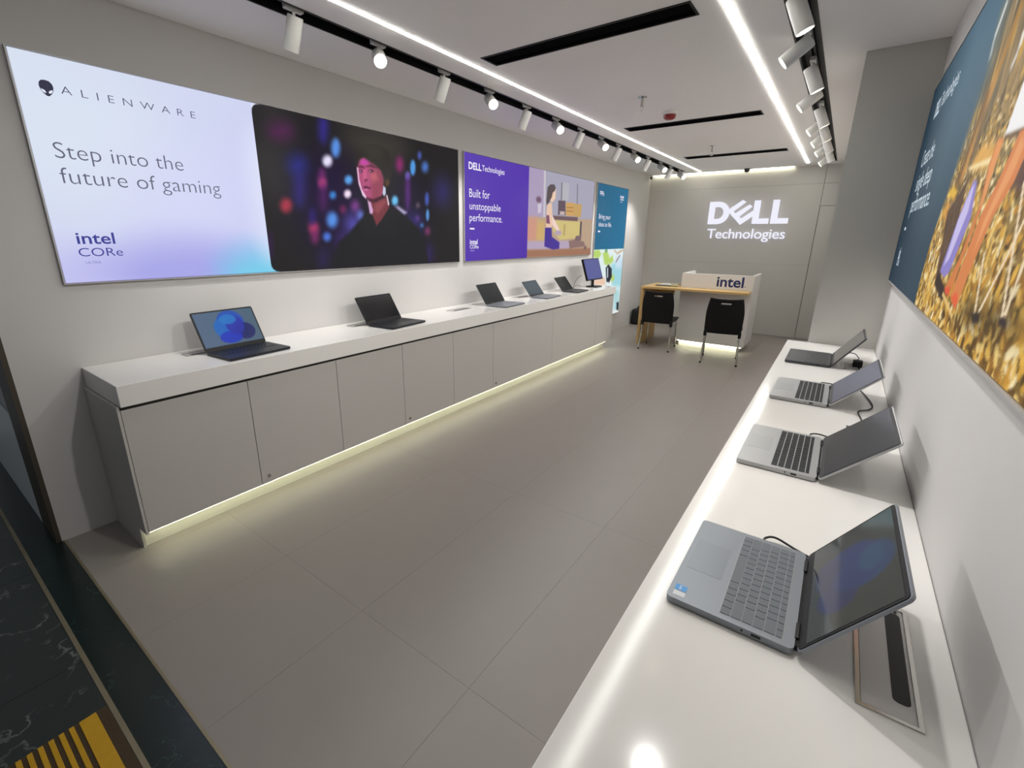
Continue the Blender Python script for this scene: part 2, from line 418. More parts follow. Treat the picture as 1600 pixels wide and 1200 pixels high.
# ------------------------------------------------------------------ ceiling lights, tracks and fittings
def track(x0, x1, label):
    t = thing('lighting_track', label, 'light track', ((x0 + x1) / 2, 3.9, ZC + .06)); o = t.location
    MB(o).box(x0 - .004, x0 + .006, YF, 8.02, ZC - .004, ZC + .07).box(x1 - .006, x1 + .004, YF, 8.02, ZC - .004, ZC + .07).box(x0, x1, YF, 8.02, ZC + .06, ZC + .07).box(x0, x1, 8.01, 8.02, ZC, ZC + .07).build('channel', M_BLACK, t)
    c = (x0 + x1) / 2
    MB(o).box(c - .018, c - .006, YF, 8.01, ZC + .03, ZC + .06).box(c + .006, c + .018, YF, 8.01, ZC + .03, ZC + .06).build('rail', M_BLACK, t)
track(*TL, 'black recessed lighting track running above the long cabinet row')
track(*TR, 'black recessed lighting track running between light line and pillar')

spot_meshes = {}
def spotlight(x, y, d, label, group, power):
    """white cylinder lamp on a stem; d = aim"""
    t = thing('track_spotlight', label, 'spotlight', (x, y, ZC + .03), 0, group)
    if not spot_meshes:
        spot_meshes['adapter'] = MB().box(-.017, .017, -.05, .05, -.028, .0, .004, 1).build('x', M_LAMP).data
        spot_meshes['stem'] = MB().tube([(0, 0, -.02), (0, 0, -.075)], .008, 10).build('x', M_LAMP, smooth=True).data
        L = .155; r = .0385
        spot_meshes['housing'] = MB().lathe([(r * .92, .06), (r, .055), (r, -.095), (r * .93, -.0955), (r * .88, -.082)]).build('x', M_LAMP, smooth=True).data
        spot_meshes['lens'] = MB().lathe([(r * .90, -.0885), (r * .91, -.0915)]).build('x', M_LENS).data
        for o in [o for o in bpy.data.objects if o.name.startswith('x') and o.parent is None and o.name[:2] in ('x', 'x.')]: bpy.data.objects.remove(o)
    link('adapter', spot_meshes['adapter'], None, t); link('stem', spot_meshes['stem'], None, t)
    d = Vector(d).normalized(); q = d.to_track_quat('-Z', 'Y')
    piv = Vector((0, 0, -.078)) + d * .030
    h = link('housing', spot_meshes['housing'], None, t); h.location = piv; h.rotation_mode = 'QUATERNION'; h.rotation_quaternion = q
    l = link('lens', spot_meshes['lens'], None, h)
    ld = bpy.data.lights.new('lamp', 'SPOT'); ld.energy = power; ld.color = (1.0, .992, .975); ld.spot_size = math.radians(78); ld.spot_blend = .85; ld.shadow_soft_size = .03
    lo = bpy.data.objects.new('lamp', ld); col.objects.link(lo); lo.parent = h; lo.location = (0, 0, -.10)
ORD = ['first', 'second', 'third', 'fourth', 'fifth', 'sixth', 'seventh', 'eighth', 'ninth', 'tenth', 'eleventh', 'twelfth', 'thirteenth', 'fourteenth', 'fifteenth', 'sixteenth']
lx = (TL[0] + TL[1]) / 2
ly = [.47, 1.02, 1.56, 2.14, 2.66, 3.20, 3.72, 4.25, 4.77, 5.28, 5.80, 6.36, 6.92, 7.43, 7.94]
for i, y in enumerate(ly):
    if i % 2 == 1: d, what = (-.42, -.02, -.9), 'turned to the wall'
    else: d, what = (.70, -.52, -.48), 'facing the room'
    spotlight(lx, y, d, f'white spotlight above the long cabinets, {what}, {ORD[i]} from the entrance', 'spotlights on the track above the long cabinets', SPOT_W)
rx = (TR[0] + TR[1]) / 2
ry = [.5, 1.05, 1.62, 2.24, 2.80, 3.34, 3.96, 4.53, 5.00, 5.26, 5.70, 6.02, 6.40, 6.78, 7.3]
for i, y in enumerate(ry):
    if i % 2 == 1: d, what = (.40, .12 if y > 2 else -.12, -.9), 'turned to the pillar side'
    else: d, what = (-.75, -.12, -.62), 'turned across the room'
    spotlight(rx, y, d, f'white spotlight on the pillar side track, {what}, {ORD[i]} from the entrance', 'spotlights on the pillar side track', SPOT_W)

def light_line(name, label, b, m=M_LED):
    t = thing(name, label, 'light strip', ((b[0] + b[1]) / 2, (b[2] + b[3]) / 2, b[5])); o = t.location
    MB(o).box(b[0] - .004, b[1] + .004, b[2] - .004, b[3] + .004, b[5] - .0012, b[5]).build('profile', M_LAMP, t)
    MB(o).box(b[0], b[1], b[2], b[3], b[4], b[5] - .0012).build('diffuser', m, t)
light_line('light_line', 'long warm white light line in the ceiling above the cabinets', (.882, .906, YF + .01, 8.16, ZC - .0045, ZC))
light_line('light_line', 'long warm white light line in the ceiling near the pillar side track', (2.394, 2.430, YF + .01, 8.02, ZC - .0045, ZC))
light_line('light_line', 'short warm white light line along the top of the back wall', (.06, 2.22, 8.315, 8.335, ZC - .008, ZC), M_LEDBACK)

M_VENT = mat('diffuser_black', (8, 8, 9), .8, spec=.1)
for k, (x0, x1, y0, y1) in enumerate(VENTS):
    t = thing('air_diffuser', ['long black slot air diffuser, the largest, nearest the entrance', 'long black slot air diffuser in the middle beside the red detector', 'long black slot air diffuser closest to the back wall sign'][k], 'air vent', ((x0 + x1) / 2, (y0 + y1) / 2, ZC), 0, 'slot air diffusers in the ceiling'); o = t.location
    MB(o).box(x0, x1, y0, y0 + .014, ZC - .003, ZC + .05).box(x0, x1, y1 - .014, y1, ZC - .003, ZC + .05).box(x0, x0 + .012, y0 + .014, y1 - .014, ZC - .003, ZC + .05).box(x1 - .012, x1, y0 + .014, y1 - .014, ZC - .003, ZC + .05).build('frame', mat('diffuser_frame', (9, 9, 10), .55, spec=.2), t)
    MB(o).box(x0, x1, y0, y1, ZC + .05, ZC + .06).build('backing', M_VENT, t)
    for q in range(3):
        yc = y0 + .03 + (y1 - y0 - .06) * (q + .5) / 3
        MB(o).box(x0 + .012, x1 - .012, -.015, .015, -.0015, .0015, M=Matrix.Translation((0, yc, ZC + .018)) @ Matrix.Rotation(math.radians(-35), 4, 'X')).build('blade', M_VENT, t)
def sprinkler(x, y, label):
    t = thing('sprinkler', label, 'sprinkler', (x, y, ZC), 0, 'ceiling sprinklers')
    MB().tube([(0, 0, 0), (0, 0, -.004), (0, 0, -.006)], [.034, .034, .02], 16).build('escutcheon', M_CHROME, t, True)
    MB().tube([(0, 0, -.004), (0, 0, -.055), (0, 0, -.056), (0, 0, -.07)], [.010, .010, .013, .013], 12).build('pipe', M_CHROME, t, True)
    MB().tube([(-.010, 0, -.07), (-.012, 0, -.085), (-.003, 0, -.105)], .0025, 6).tube([(.010, 0, -.07), (.012, 0, -.085), (.003, 0, -.105)], .0025, 6).build('frame_arms', M_CHROME, t)
    MB().tube([(0, 0, -.105), (0, 0, -.108)], .017, 14).build('deflector', M_CHROME, t)
sprinkler(1.556, 3.447, 'small chrome sprinkler hanging beside the red detector')
sprinkler(1.555, 5.903, 'small chrome sprinkler hanging beside the last air diffuser')
t = thing('smoke_detector', 'round white smoke detector with dark red cap on the ceiling', 'detector', (1.60, 4.03, ZC))
MB().tube([(0, 0, 0), (0, 0, -.018), (0, 0, -.024)], [.066, .064, .056], 24).build('base', M_LAMP, t, True)
MB().tube([(0, 0, -.024), (0, 0, -.05), (0, 0, -.062)], [.054, .05, .03], 24).build('cap', M_RED, t, True)
t = thing('dome_camera', 'small black dome camera at the middle of the back wall top', 'camera', (1.583, 8.22, ZC))
MB().tube([(0, 0, 0), (0, 0, -.015)], .045, 20).build('base', M_BLACKPL, t, True)
MB().tube([(0, 0, -.015), (0, 0, -.035), (0, 0, -.05), (0, 0, -.056)], [.04, .038, .025, .008], 20).build('dome', M_GLASS, t, True)
t = thing('bullet_camera', 'small white bullet camera with black lens in the ceiling corner', 'camera', (.05, 8.24, ZC))
MB().tube([(0, 0, 0), (0, 0, -.03)], .02, 12).build('mount', M_LAMP, t, True)
MB().tube([(-.01, .05, -.045), (.02, -.07, -.05)], .022, 14).build('body', M_LAMP, t, True)
MB().tube([(.02, -.07, -.05), (.023, -.082, -.0505)], .021, 14).build('lens', M_GLASS, t, True)

# ------------------------------------------------------------------ back wall sign
SY = YB - .045
sg = thing('wall_sign', 'glowing white raised DELL Technologies lettering on the back wall', 'sign', (1.66, SY, 1.54)); so = sg.location
def cr5(x, y): v = at_y(1100 + x / 10.667, 290 + y / 10.667, SY); return (v.x, v.z)
def arc(c, rx_, rz_, a0, a1, n=10): return [(c[0] + rx_ * math.cos(math.radians(a0 + (a1 - a0) * k / n)), c[1] + rz_ * math.sin(math.radians(a0 + (a1 - a0) * k / n))) for k in range(n + 1)]
X0, X1, Z0, Z1 = 1.080, 2.262, 1.803, 2.163
hz = Z1 - Z0; sw = .09
zm = (Z0 + Z1) / 2
Dout = [(X0, Z0)] + arc((X0 + .145, zm), .175, hz / 2, -90, 90) + [(X0, Z1)]
Din = [(X0 + sw, Z0 + .085)] + arc((X0 + .145, zm), .085, hz / 2 - .085, -90, 90) + [(X0 + sw, Z1 - .085)]
def letter(name, loops): flat_shape(name, loops, (0, SY, 0), (1, 0, 0), (0, 0, 1), M_LETTER, sg, depth=.03, off=so)
letter('letter_d', [Dout, Din])
letter('letter_e', [[cr5(*q) for q in ((412, 440), (425, 395), (655, 240), (710, 272), (495, 430), (525, 465), (770, 315), (812, 350), (590, 515), (620, 550), (860, 395), (845, 490), (600, 655))]])
def ell_(x0, x1): return [[(x0, Z0), (x1, Z0), (x1, Z0 + .082), (x0 + sw, Z0 + .082), (x0 + sw, Z1), (x0, Z1)]]
W = X1 - X0
letter('letter_l', ell_(X0 + .572 * W, X0 + .772 * W)); letter('letter_l', ell_(X0 + .795 * W, X1))
text('lettering', 'Technologies', (1.088, SY, 1.572), (1, 0, 0), (0, 0, 1), 1.165, .158, M_LETTER, sg, weight=.003, depth=-.025, off=so, spacing=.97)
for x in (1.13, 1.5, 1.83, 2.1):
    MB(so).tube([(x, SY, 1.86), (x, YB, 1.86)], .008, 8).build('standoff', M_ALU, sg)

# ------------------------------------------------------------------ display counter along the long wall
ct = thing('worktop', 'long white worktop of the cabinet row along the poster wall', 'counter', (CF / 2, YE / 2, HS))
MB(ct.location).box(.002, CF, 0, YE, HS, H, .003, 2).build('slab', M_WHITE, ct)
DZ0, DZ1 = .126, .777
units = [(0.0, .58, 1.155), (1.155, 1.735, 2.315), (2.315, 2.893, 4.05), (4.05, 5.235, 5.80)]
ulab = ['grey cabinet with two doors, first in the row, nearest the entrance', 'grey cabinet with two doors, second in the row from the entrance',
        'grey cabinet with one narrow and one wide door, third in the row', 'grey cabinet with one wide and one narrow door, last in the row']
DX = .503
for k, (a, b, c) in enumerate(units):
    t = thing('base_cabinet', ulab[k], 'cabinet', (.25, (a + c) / 2, 0), 0, 'grey cabinets under the long worktop'); o = t.location
    MB(o).box(0.002, DX - .02, a + .0005, c - .0005, .118, HS - .001).build('body', M_CAB if k in (0, 3) else M_CAB, t)
    MB(o).box(DX - .02, DX - .004, a + .004, c - .004, .13, HS - .001).build('shadow_gap', M_CABIN, t)
    MB(o).box(.02, .395, a, c, 0, .118).build('plinth', M_PLINTH, t)
    for q, (y0, y1) in enumerate(((a, b), (b, c))):
        d = MB(o).box(DX - .018, DX, y0 + .0015, y1 - .0015, DZ0, DZ1, .001, 1).build('door', M_CAB, t)
        if q == 1 and k < 3:
            lz, lyy = DZ0 + .045, y0 + .045
            MB(o).tube([(DX - .002, lyy, lz), (DX + .006, lyy, lz)], .010, 14).build('lock', M_CHROME, d, True)
            MB(o).box(DX + .006, DX + .0075, lyy - .0012, lyy + .0012, lz - .005, lz + .005).build('keyhole', M_PORT, d)
# end panel of the row
t = thing('end_panel', 'grey end panel closing the cabinet row beside the entrance', 'panel', (.2, -.004, 0))
MB(t.location).box(.001, DX, -.012, -.0005, .118, HS - .001).build('upper_board', M_CAB, t)
MB(t.location).box(.001, .41, -.012, -.0005, 0, .118).build('lower_board', M_CAB, t)
t = thing('plinth_light', 'warm white light strip under the cabinet row shining on the floor', 'light strip', (.44, 2.9, .1))
MB(t.location).box(.452, .468, .01, 5.72, .108, .117).build('profile', M_ALU, t)
MB(t.location).box(.454, .466, .012, 5.718, .105, .108).build('diffuser', M_LEDLOW, t)

# counter along the forest poster
ct = thing('worktop', 'glossy white worktop with four laptops under the forest poster', 'counter', ((RCF + XR) / 2, 1.5, HR - .1))
MB(ct.location).box(RCF, XR - .001, -.22, YP - .001, HR - .1, HR, .003, 2).build('slab', M_WHITE, ct)
t = thing('base_cabinet', 'grey cabinet base under the four laptop worktop', 'cabinet', (3.1, 1.5, 0)); o = t.location
MB(o).box(RCF + .04, XR - .002, -.2, YP - .002, .118, HR - .101).build('body', M_CAB, t)
MB(o).box(RCF + .13, XR - .02, -.2, YP - .002, 0, .118).build('plinth', M_PLINTH, t)
for k in range(6):
    a = -.2 + k * (YP + .198) / 6; MB(o).box(RCF + .022, RCF + .04, a + .0015, a + (YP + .198) / 6 - .0015, .126, HR - .112, .001, 1).build('door', M_CAB, t)

# ------------------------------------------------------------------ lightbox posters
def lightbox(name, label, plane, s0, s1, t0, t1, side, parts):
    """aluminium frame round a backlit print. side +1: on the wall at x=plane facing +x; -1: facing -x. parts: [(canvas)]"""
    ym, th = (s0 + s1) / 2, .022
    t = thing(name, label, 'poster', (plane, ym, t0)); o = t.location
    xa, xb = sorted((plane, plane + side * th)); f = .004
    fb = MB(o)
    fb.box(xa, xb, min(s0, s1), max(s0, s1), t0, t0 + f).box(xa, xb, min(s0, s1), max(s0, s1), t1 - f, t1)
    fb.box(xa, xb, min(s0, s1), min(s0, s1) + f, t0 + f, t1 - f).box(xa, xb, max(s0, s1) - f, max(s0, s1), t0 + f, t1 - f)
    fb.build('frame', M_ALU, t)
    xp = plane + side * (th - .003)
    for i, (nm, cv, m) in enumerate(parts):
        cv.mesh(nm, lambda a, b: (xp, a, b), m, t, o)
    return t, xp + side * .0012
M_PRINT = print_mat('backlit_print', .006, .97, .6, .08)
M_INK = {}
def ink(rgb):
    if rgb not in M_INK: M_INK[rgb] = mat('ink', (20, 20, 22), .6, emit=rgb, strength=1.0)
    return M_INK[rgb]
def L(px, py): v = at_x(px, py, .02); return (v.y, v.z)
def Lp(*q): return [L(*a) for a in q]
def wall_text(t, xt, body, p0, p1, capx, m, name='lettering', weight=0.0, spacing=1.0, side=1, plane=.02):
    """baseline from photo point p0 to p1; capx = photo y of the capital's top at p0"""
    a, b, c = at_x(*p0, plane), at_x(*p1, plane), at_x(p0[0], capx, plane)
    hgt = abs(c.z - a.z)
    up = Vector((0, 0, 1)); rt = Vector((0, 1 if side > 0 else -1, 0))
    org = Vector((xt, a.y, (a.z + b.z) / 2))
    return text(name, body, org, rt, up, abs(b.y - a.y), hgt, m, t, weight=weight, spacing=spacing, off=t.location)
PT, PB = 2.338, 1.320
# --- gaming poster: pale panel and night portrait
A0, A1, A2 = .012, 1.066, 2.978
c1 = Canvas(A0 + .008, A1 + .05, PB + .008, PT - .008, .012)
c1.fill((214, 218, 243))
c1.grad((A0, PT), (A1, PB), (219, 229, 243), (200, 200, 246), .85)
c1.ell((A0 + .25, 1.95), .35, .3, (222, 232, 245), .25, .8)
c1.ell((.62, 1.72), .3, .3, (216, 218, 250), .25, .7)
c1.ell((.58, 1.36), .42, .17, (160, 158, 232), .16, .8)
c1.ell((.08, 1.36), .2, .14, (188, 184, 240), .12, .6)
c1.ell((1.04, 1.33), .28, .15, (118, 208, 238), .16, .95)
c1.ell((1.08, 1.8), .1, .4, (228, 232, 252), .1, .7)
c2 = Canvas(A1 - .004, A2 - .008, PB + .008, PT - .008, .0046)
c2.fill((33, 31, 33))
c2.ell(L(590, 225), .30, .16, (66, 62, 56), .18, .8)
c2.ell(L(430, 220), .16, .35, (56, 54, 55), .15, .6)
c2.ell(L(520, 320), .30, .36, (34, 22, 62), .2, .75); c2.ell(L(640, 330), .22, .3, (32, 24, 56), .18, .6)
def B(x, y, rx_, ry_, c, soft=.5, a=.95):
    P = Lp(*[(x + rx_ * math.cos(k * math.pi / 8), y + ry_ * math.sin(k * math.pi / 8)) for k in range(16)])
    s = abs(L(x + 1, y)[0] - L(x, y)[0]) * min(rx_, ry_) * soft * 1.5; c2.poly(P, c, max(s, .004), a)
for q in ((439, 205, 17, 12, (96, 36, 92), 1, .8), (505, 200, 7, 22, (52, 44, 150), 1, .9), (465, 258, 13, 14, (46, 50, 142), .9, .9), (468, 295, 9, 26, (52, 46, 130), 1, .8),
          (524.5, 231, 7, 14.5, (92, 150, 236), .5, .95), (511.5, 251.5, 7.5, 9, (232, 226, 252), .4, 1), (503, 280, 6, 16, (130, 46, 120), .8, .8), (504, 286, 6, 7, (176, 66, 120), .6, .9), (505, 308, 7, 20, (92, 38, 104), .9, .7),
          (544.5, 281, 6, 7, (96, 168, 240), .4, .95), (543, 303, 5.5, 6.5, (244, 224, 244), .4, 1), (520, 305, 5, 6, (66, 140, 222), .5, .9), (447, 321, 9, 11, (178, 56, 76), .5, .9), (536, 327, 5, 6, (126, 40, 92), .7, .8),
          (555, 322, 6, 8, (150, 72, 160), .8, .8), (519, 343.5, 8.5, 12, (88, 150, 238), .5, .95), (490, 356, 7.5, 9, (188, 60, 108), .6, .9), (492, 370, 6, 10, (134, 44, 106), .8, .8), (511, 370, 6, 7, (78, 124, 226), .5, .9),
          (552, 350, 12, 14, (96, 86, 196), .8, .8), (563, 336, 5, 7, (110, 130, 220), .7, .8), (488, 338, 5, 12, (50, 36, 120), 1, .8), (505, 405, 8, 14, (44, 34, 88), 1, .7), (535, 375, 8, 12, (62, 40, 116), 1, .8), (535, 395, 6, 8, (52, 36, 100), 1, .7),
          (624.5, 257, 5, 10.5, (160, 44, 122), .9, .9), (645, 262, 4.2, 12, (86, 160, 236), .4, .95), (655.5, 243, 3, 6, (78, 96, 190), .7, .9), (664, 261, 5, 8, (80, 124, 214), .6, .9), (637, 275, 3.6, 6, (126, 130, 230), .6, .9), (637, 300, 4, 28, (96, 44, 128), .8, .85),
          (617, 313.5, 5, 7.5, (108, 190, 238), .4, 1), (691, 300, 12, 20, (54, 46, 112), .9, .8), (667, 311, 3, 10, (78, 100, 200), .7, .9), (668, 336, 2.6, 9, (92, 160, 230), .5, .9), (653, 321, 3, 4, (110, 96, 96), .7, .8), (652, 341, 3.4, 4, (120, 68, 150), .7, .8),
          (659, 352, 2.6, 3.4, (70, 140, 190), .6, .9), (668, 361, 4, 6, (140, 58, 110), .7, .8), (645, 348, 12, 12, (62, 52, 134), .9, .7), (652, 366, 3, 5, (42, 52, 66), .8, .8), (670, 397, 7, 14, (46, 34, 96), 1, .8), (422, 385, 5, 22, (52, 28, 74), 1, .8)):
    B(q[0], q[1], q[2], q[3], q[4], q[5], q[6])
def F(*q): return Lp(*[(520 + x / 6.667, 220 + y / 6.667) for x, y in q])
PX_ = .0052
c2.poly(F((655, 690), (680, 680), (770, 745), (745, 775), (690, 725)), (214, 200, 240), .02, .85)
c2.poly(F((0, 1250), (60, 1050), (170, 960), (260, 850), (350, 760), (420, 780), (560, 700), (640, 720), (760, 780), (880, 900), (960, 1060), (1000, 1290), (700, 1290), (0, 1290)), (31, 31, 35), .02)
c2.poly(F((330, 760), (380, 740), (450, 890), (540, 760), (590, 690), (700, 740), (640, 1000), (300, 1000)), (33, 33, 37), .008)
c2.poly(F((365, 615), (420, 640), (540, 590), (560, 560), (590, 690), (510, 820), (455, 885), (400, 740)), (120, 56, 66), .012)
c2.poly(F((360, 610), (395, 640), (420, 730), (410, 765), (385, 755)), (214, 168, 210), .008)
c2.poly(F((440, 650), (540, 610), (560, 640), (470, 760), (430, 720)), (156, 82, 88), .02, .7)
c2.poly(F((250, 280), (270, 200), (320, 170), (420, 180), (480, 270), (520, 330), (545, 420), (530, 520), (500, 585), (420, 622), (365, 606), (320, 560), (280, 480), (262, 420)), (176, 80, 122), .012)
c2.poly(F((250, 280), (262, 270), (276, 400), (300, 500), (350, 585), (346, 606), (310, 570), (270, 450)), (242, 206, 236), .006)
c2.poly(F((400, 300), (480, 290), (545, 420), (530, 520), (480, 590), (410, 610), (400, 480)), (142, 66, 82), .03, .8)
c2.poly(F((290, 205), (330, 185), (380, 215), (360, 245), (300, 250)), (206, 74, 176), .015, .9)
c2.poly(F((395, 330), (450, 330), (470, 400), (420, 430), (390, 380)), (208, 110, 120), .03, .7)
c2.poly(F((315, 300), (345, 300), (355, 400), (330, 420), (315, 400)), (214, 104, 142), .02, .8)
c2.poly(F((255, 262), (300, 255), (335, 275), (330, 290), (265, 280)), (84, 38, 60), .008, .7)
c2.poly(F((345, 262), (400, 245), (470, 285), (440, 285), (380, 272), (350, 272)), (72, 36, 50), .008, .7)
c2.poly(F((270, 305), (300, 298), (315, 325), (285, 335)), (74, 40, 70), .006, .9); c2.poly(F((370, 305), (405, 295), (430, 318), (390, 335)), (70, 38, 58), .006, .9)
c2.ell(F((390, 316))[0], .008, .006, (196, 150, 176), .004, .8); c2.ell(F((288, 318))[0], .006, .006, (196, 140, 186), .004, .8)
c2.poly(F((325, 405), (355, 395), (365, 415), (335, 425)), (96, 38, 66), .008, .8)
c2.poly(F((318, 478), (345, 468), (400, 490), (385, 505), (345, 500), (325, 500)), (98, 36, 66), .006, .95)
c2.poly(F((320, 500), (372, 500), (360, 518), (330, 520)), (214, 120, 170), .006, .8)
c2.poly(F((350, 590), (420, 605), (500, 575), (520, 590), (450, 640), (380, 630)), (70, 30, 44), .012, .8)
c2.poly(F((240, 270), (230, 180), (270, 90), (360, 40), (470, 40), (560, 100), (610, 220), (615, 340), (585, 430), (560, 480), (525, 500), (530, 400), (500, 310), (450, 265), (380, 215), (330, 175), (300, 165), (275, 200), (262, 250)), (46, 43, 40), .02)
c2.ell(F((420, 110))[0], .10, .06, (64, 60, 54), .06, .7)
c2.poly(F((545, 405), (580, 400), (592, 440), (575, 475), (550, 470)), (92, 66, 48), .006, .8)
c2.poly(F((525, 470), (550, 490), (552, 550), (535, 580), (518, 550)), (206, 214, 240), .008, .95)
c2.poly(F((555, 560), (570, 570), (590, 665), (575, 675)), (226, 210, 226), .005, .95)
# rounded corners of the night picture
for zz, sg_, cc in ((PT - .008, -1, (226, 230, 250)), (PB + .008, 1, (130, 212, 238))):
    ar = [(A1 - .004 + .05 * (1 - math.sin(a)), zz + sg_ * .05 * (1 - math.cos(a))) for a in [math.pi / 2 * k / 8 for k in range(9)]]
    c2.poly([(A1 - .01, zz - sg_ * .01)] + [(A1 + .05, zz - sg_ * .01)] + ar + [(A1 - .01, zz + sg_ * .05)], cc, .003)
gp, xg = lightbox('lightbox_poster', 'wide lit gaming poster with pale text panel and night portrait', .0, A0, A2, PB, PT, 1, [('pale_panel', c1, M_PRINT)])
xp = .0205
c2.mesh('night_picture', lambda a, b: (xp, a, b), M_PRINT, gp, gp.location)
MIDN = ink((46, 46, 82)); DARKI = ink((52, 52, 88)); BLU = ink((50, 56, 142))
xt = .0222
wall_text(gp, xt, 'ALIENWARE', (96, 147.5), (305.5, 184.8), 135, ink((70, 72, 104)), weight=-.012, spacing=1.9)
wall_text(gp, xt, 'Step into the', (87, 248), (287, 266), 222.5, ink((92, 94, 116)), weight=-.012)
wall_text(gp, xt, 'future of gaming', (97, 288.5), (345, 302.5), 263, ink((92, 94, 116)), weight=-.012)
wall_text(gp, xt, 'intel', (121, 381.2), (180.5, 380.3), 363, BLU, weight=.014)
wall_text(gp, xt, 'CORe', (124, 400.5), (193, 399.6), 387, BLU, weight=-.004)
wall_text(gp, xt, 'ULTRA', (134.8, 412), (158.5, 411.7), 408, ink((120, 122, 180)))
hc = L(72.3, 137.5)
head = [(0.0, .052), (.022, .048), (.036, .032), (.040, .010), (.036, -.014), (.024, -.036), (.008, -.052), (0, -.054)]
head = [(x * .62, z * .62) for x, z in head]; head = head + [(-x, z) for x, z in head[::-1][1:-1]]
flat_shape('emblem_head', [head], (xt, hc[0], hc[1]), (0, 1, 0), (0, 0, 1), ink((40, 40, 66)), gp, off=gp.location)
for sgn in (-1, 1):
    eye = [(sgn * .034, -.008), (sgn * .014, -.016), (sgn * .006, -.030), (sgn * .012, -.036), (sgn * .026, -.028)]
    eye = [(x * .62, z * .62) for x, z in eye]
    flat_shape('emblem_eye', [eye], (xt + .0006, hc[0], hc[1]), (0, 1, 0), (0, 0, 1), ink((226, 232, 246)), gp, off=gp.location)

# --- violet poster
V0, V1, V2 = 3.058, 4.211, 5.962
c3 = Canvas(V0 + .008, V1, PB + .008, PT - .008, .03); c3.fill((80, 56, 168)); c3.grad((V0, PT), (V1, PB), (92, 66, 178), (80, 48, 166), 1)
c4 = Canvas(V1, V2 - .008, PB + .008, PT - .008, .0085, .006)
def G(*q): return Lp(*[(810 + x / 8, 260 + y / 8) for x, y in q])
c4.fill((170, 163, 176)); c4.grad((V1, PT), (V2, PT), (172, 156, 188), (176, 172, 184), 1)
c4.poly(G((330, 0), (980, 0), (980, 700), (330, 640)), (168, 166, 184), .02)
c4.poly(G((322, 30), (345, 30), (335, 640), (312, 640)), (204, 196, 206), .01)
c4.poly(G((60, 625), (960, 665), (960, 1140), (60, 1160)), (186, 160, 136), .01)
c4.poly(G((60, 640), (240, 640), (240, 930), (60, 930)), (206, 150, 132), .05); c4.poly(G((240, 680), (330, 690), (320, 930), (220, 930)), (206, 172, 112), .05)
c4.poly(G((440, 670), (770, 690), (760, 890), (520, 920), (430, 800)), (208, 190, 124), .01); c4.poly(G((568, 720), (590, 722), (582, 865), (560, 862)), (182, 160, 106), .008)
c4.poly(G((430, 615), (745, 635), (740, 685), (440, 665)), (112, 88, 92), .008)
c4.poly(G((540, 200), (640, 210), (625, 430), (532, 425)), (182, 180, 188), .006); c4.poly(G((540, 200), (552, 200), (545, 425), (532, 425)), (112, 106, 118), .006)
c4.poly(G((500, 425), (590, 430), (590, 610), (495, 605)), (98, 80, 92), .006); c4.poly(G((520, 560), (580, 565), (578, 606), (520, 604)), (200, 180, 176), .008)
c4.poly(G((595, 450), (690, 455), (685, 625), (592, 612)), (206, 160, 96), .005); c4.line(*G((600, 512), (688, 516)), .012, (160, 118, 70), .004); c4.line(*G((598, 555), (686, 562)), .012, (160, 118, 70), .004)
c4.poly(G((690, 462), (795, 478), (780, 640), (682, 620)), (198, 160, 98), .006); c4.line(*G((740, 225), (735, 470)), .025, (122, 118, 130), .012)
c4.poly(G((245, 465), (290, 465), (282, 580), (245, 580)), (208, 198, 214), .008); c4.ell(G((255, 415))[0], .06, .035, (116, 90, 110), .02)
c4.poly(G((90, 935), (640, 930), (640, 1030), (330, 1045), (90, 1035)), (182, 164, 188), .02)
c4.poly(G((90, 1045), (900, 1020), (900, 1110), (90, 1140)), (160, 116, 92), .02)
c4.poly(G((630, 930), (690, 920), (820, 940), (835, 1000), (680, 1020), (640, 1030)), (140, 112, 108), .01); c4.line(*G((785, 690), (775, 860), (0, 0))[:2], .05, (86, 76, 82), .01); c4.poly(G((720, 870), (790, 860), (780, 930), (700, 930)), (124, 100, 104), .01)
c4.poly(G((820, 1000), (850, 990), (850, 1040), (815, 1040)), (128, 100, 98), .01)
# kneeling figure of the print
c4.poly(G((360, 470), (420, 450), (425, 600), (440, 700), (510, 790), (490, 810), (420, 730), (420, 780), (345, 780), (350, 620)), (232, 196, 172), .006)
c4.poly(G((350, 610), (385, 610), (395, 720), (350, 710)), (132, 84, 108), .006)
c4.poly(G((415, 600), (440, 640), (520, 800), (490, 812), (430, 740)), (240, 210, 200), .006)
c4.poly(G((335, 765), (415, 765), (420, 880), (515, 950), (510, 1030), (430, 1040), (325, 1000)), (72, 52, 148), .006)
c4.ell(G((500, 830))[0], .09, .03, (176, 156, 190), .02, .9)
c4.poly(G((430, 270), (470, 280), (465, 400), (425, 450), (400, 430)), (236, 202, 178), .006)
c4.poly(G((365, 260), (400, 225), (450, 225), (468, 265), (460, 300), (430, 330), (420, 380), (385, 450), (355, 490), (350, 430)), (94, 82, 84), .006)
vp, xv = lightbox('lightbox_poster', 'lit violet poster with a kneeling woman in a living room', .0, V0, V2, PB, PT, 1, [('violet_panel', c3, M_PRINT), ('living_room_picture', c4, M_PRINT)])
WI = ink((236, 232, 246))
wall_text(vp, xt, 'DELL', (732, 263.5), (752, 267), 252.5, WI, weight=.03); wall_text(vp, xt, 'Technologies', (753, 267.2), (788, 273.2), 258, WI, weight=.004)
wall_text(vp, xt, 'Built for', (733, 308.5), (765, 310.2), 295, WI); wall_text(vp, xt, 'unstoppable', (733.5, 328), (782, 329.8), 316, WI); wall_text(vp, xt, 'performance.', (733.5, 346.2), (784.5, 347), 334, WI)
a, b = L(734, 358.5), L(741, 356.2); MB(vp.location).box(xt - .0005, xt, a[0], b[0], a[1], b[1]).build('dash', WI, vp)
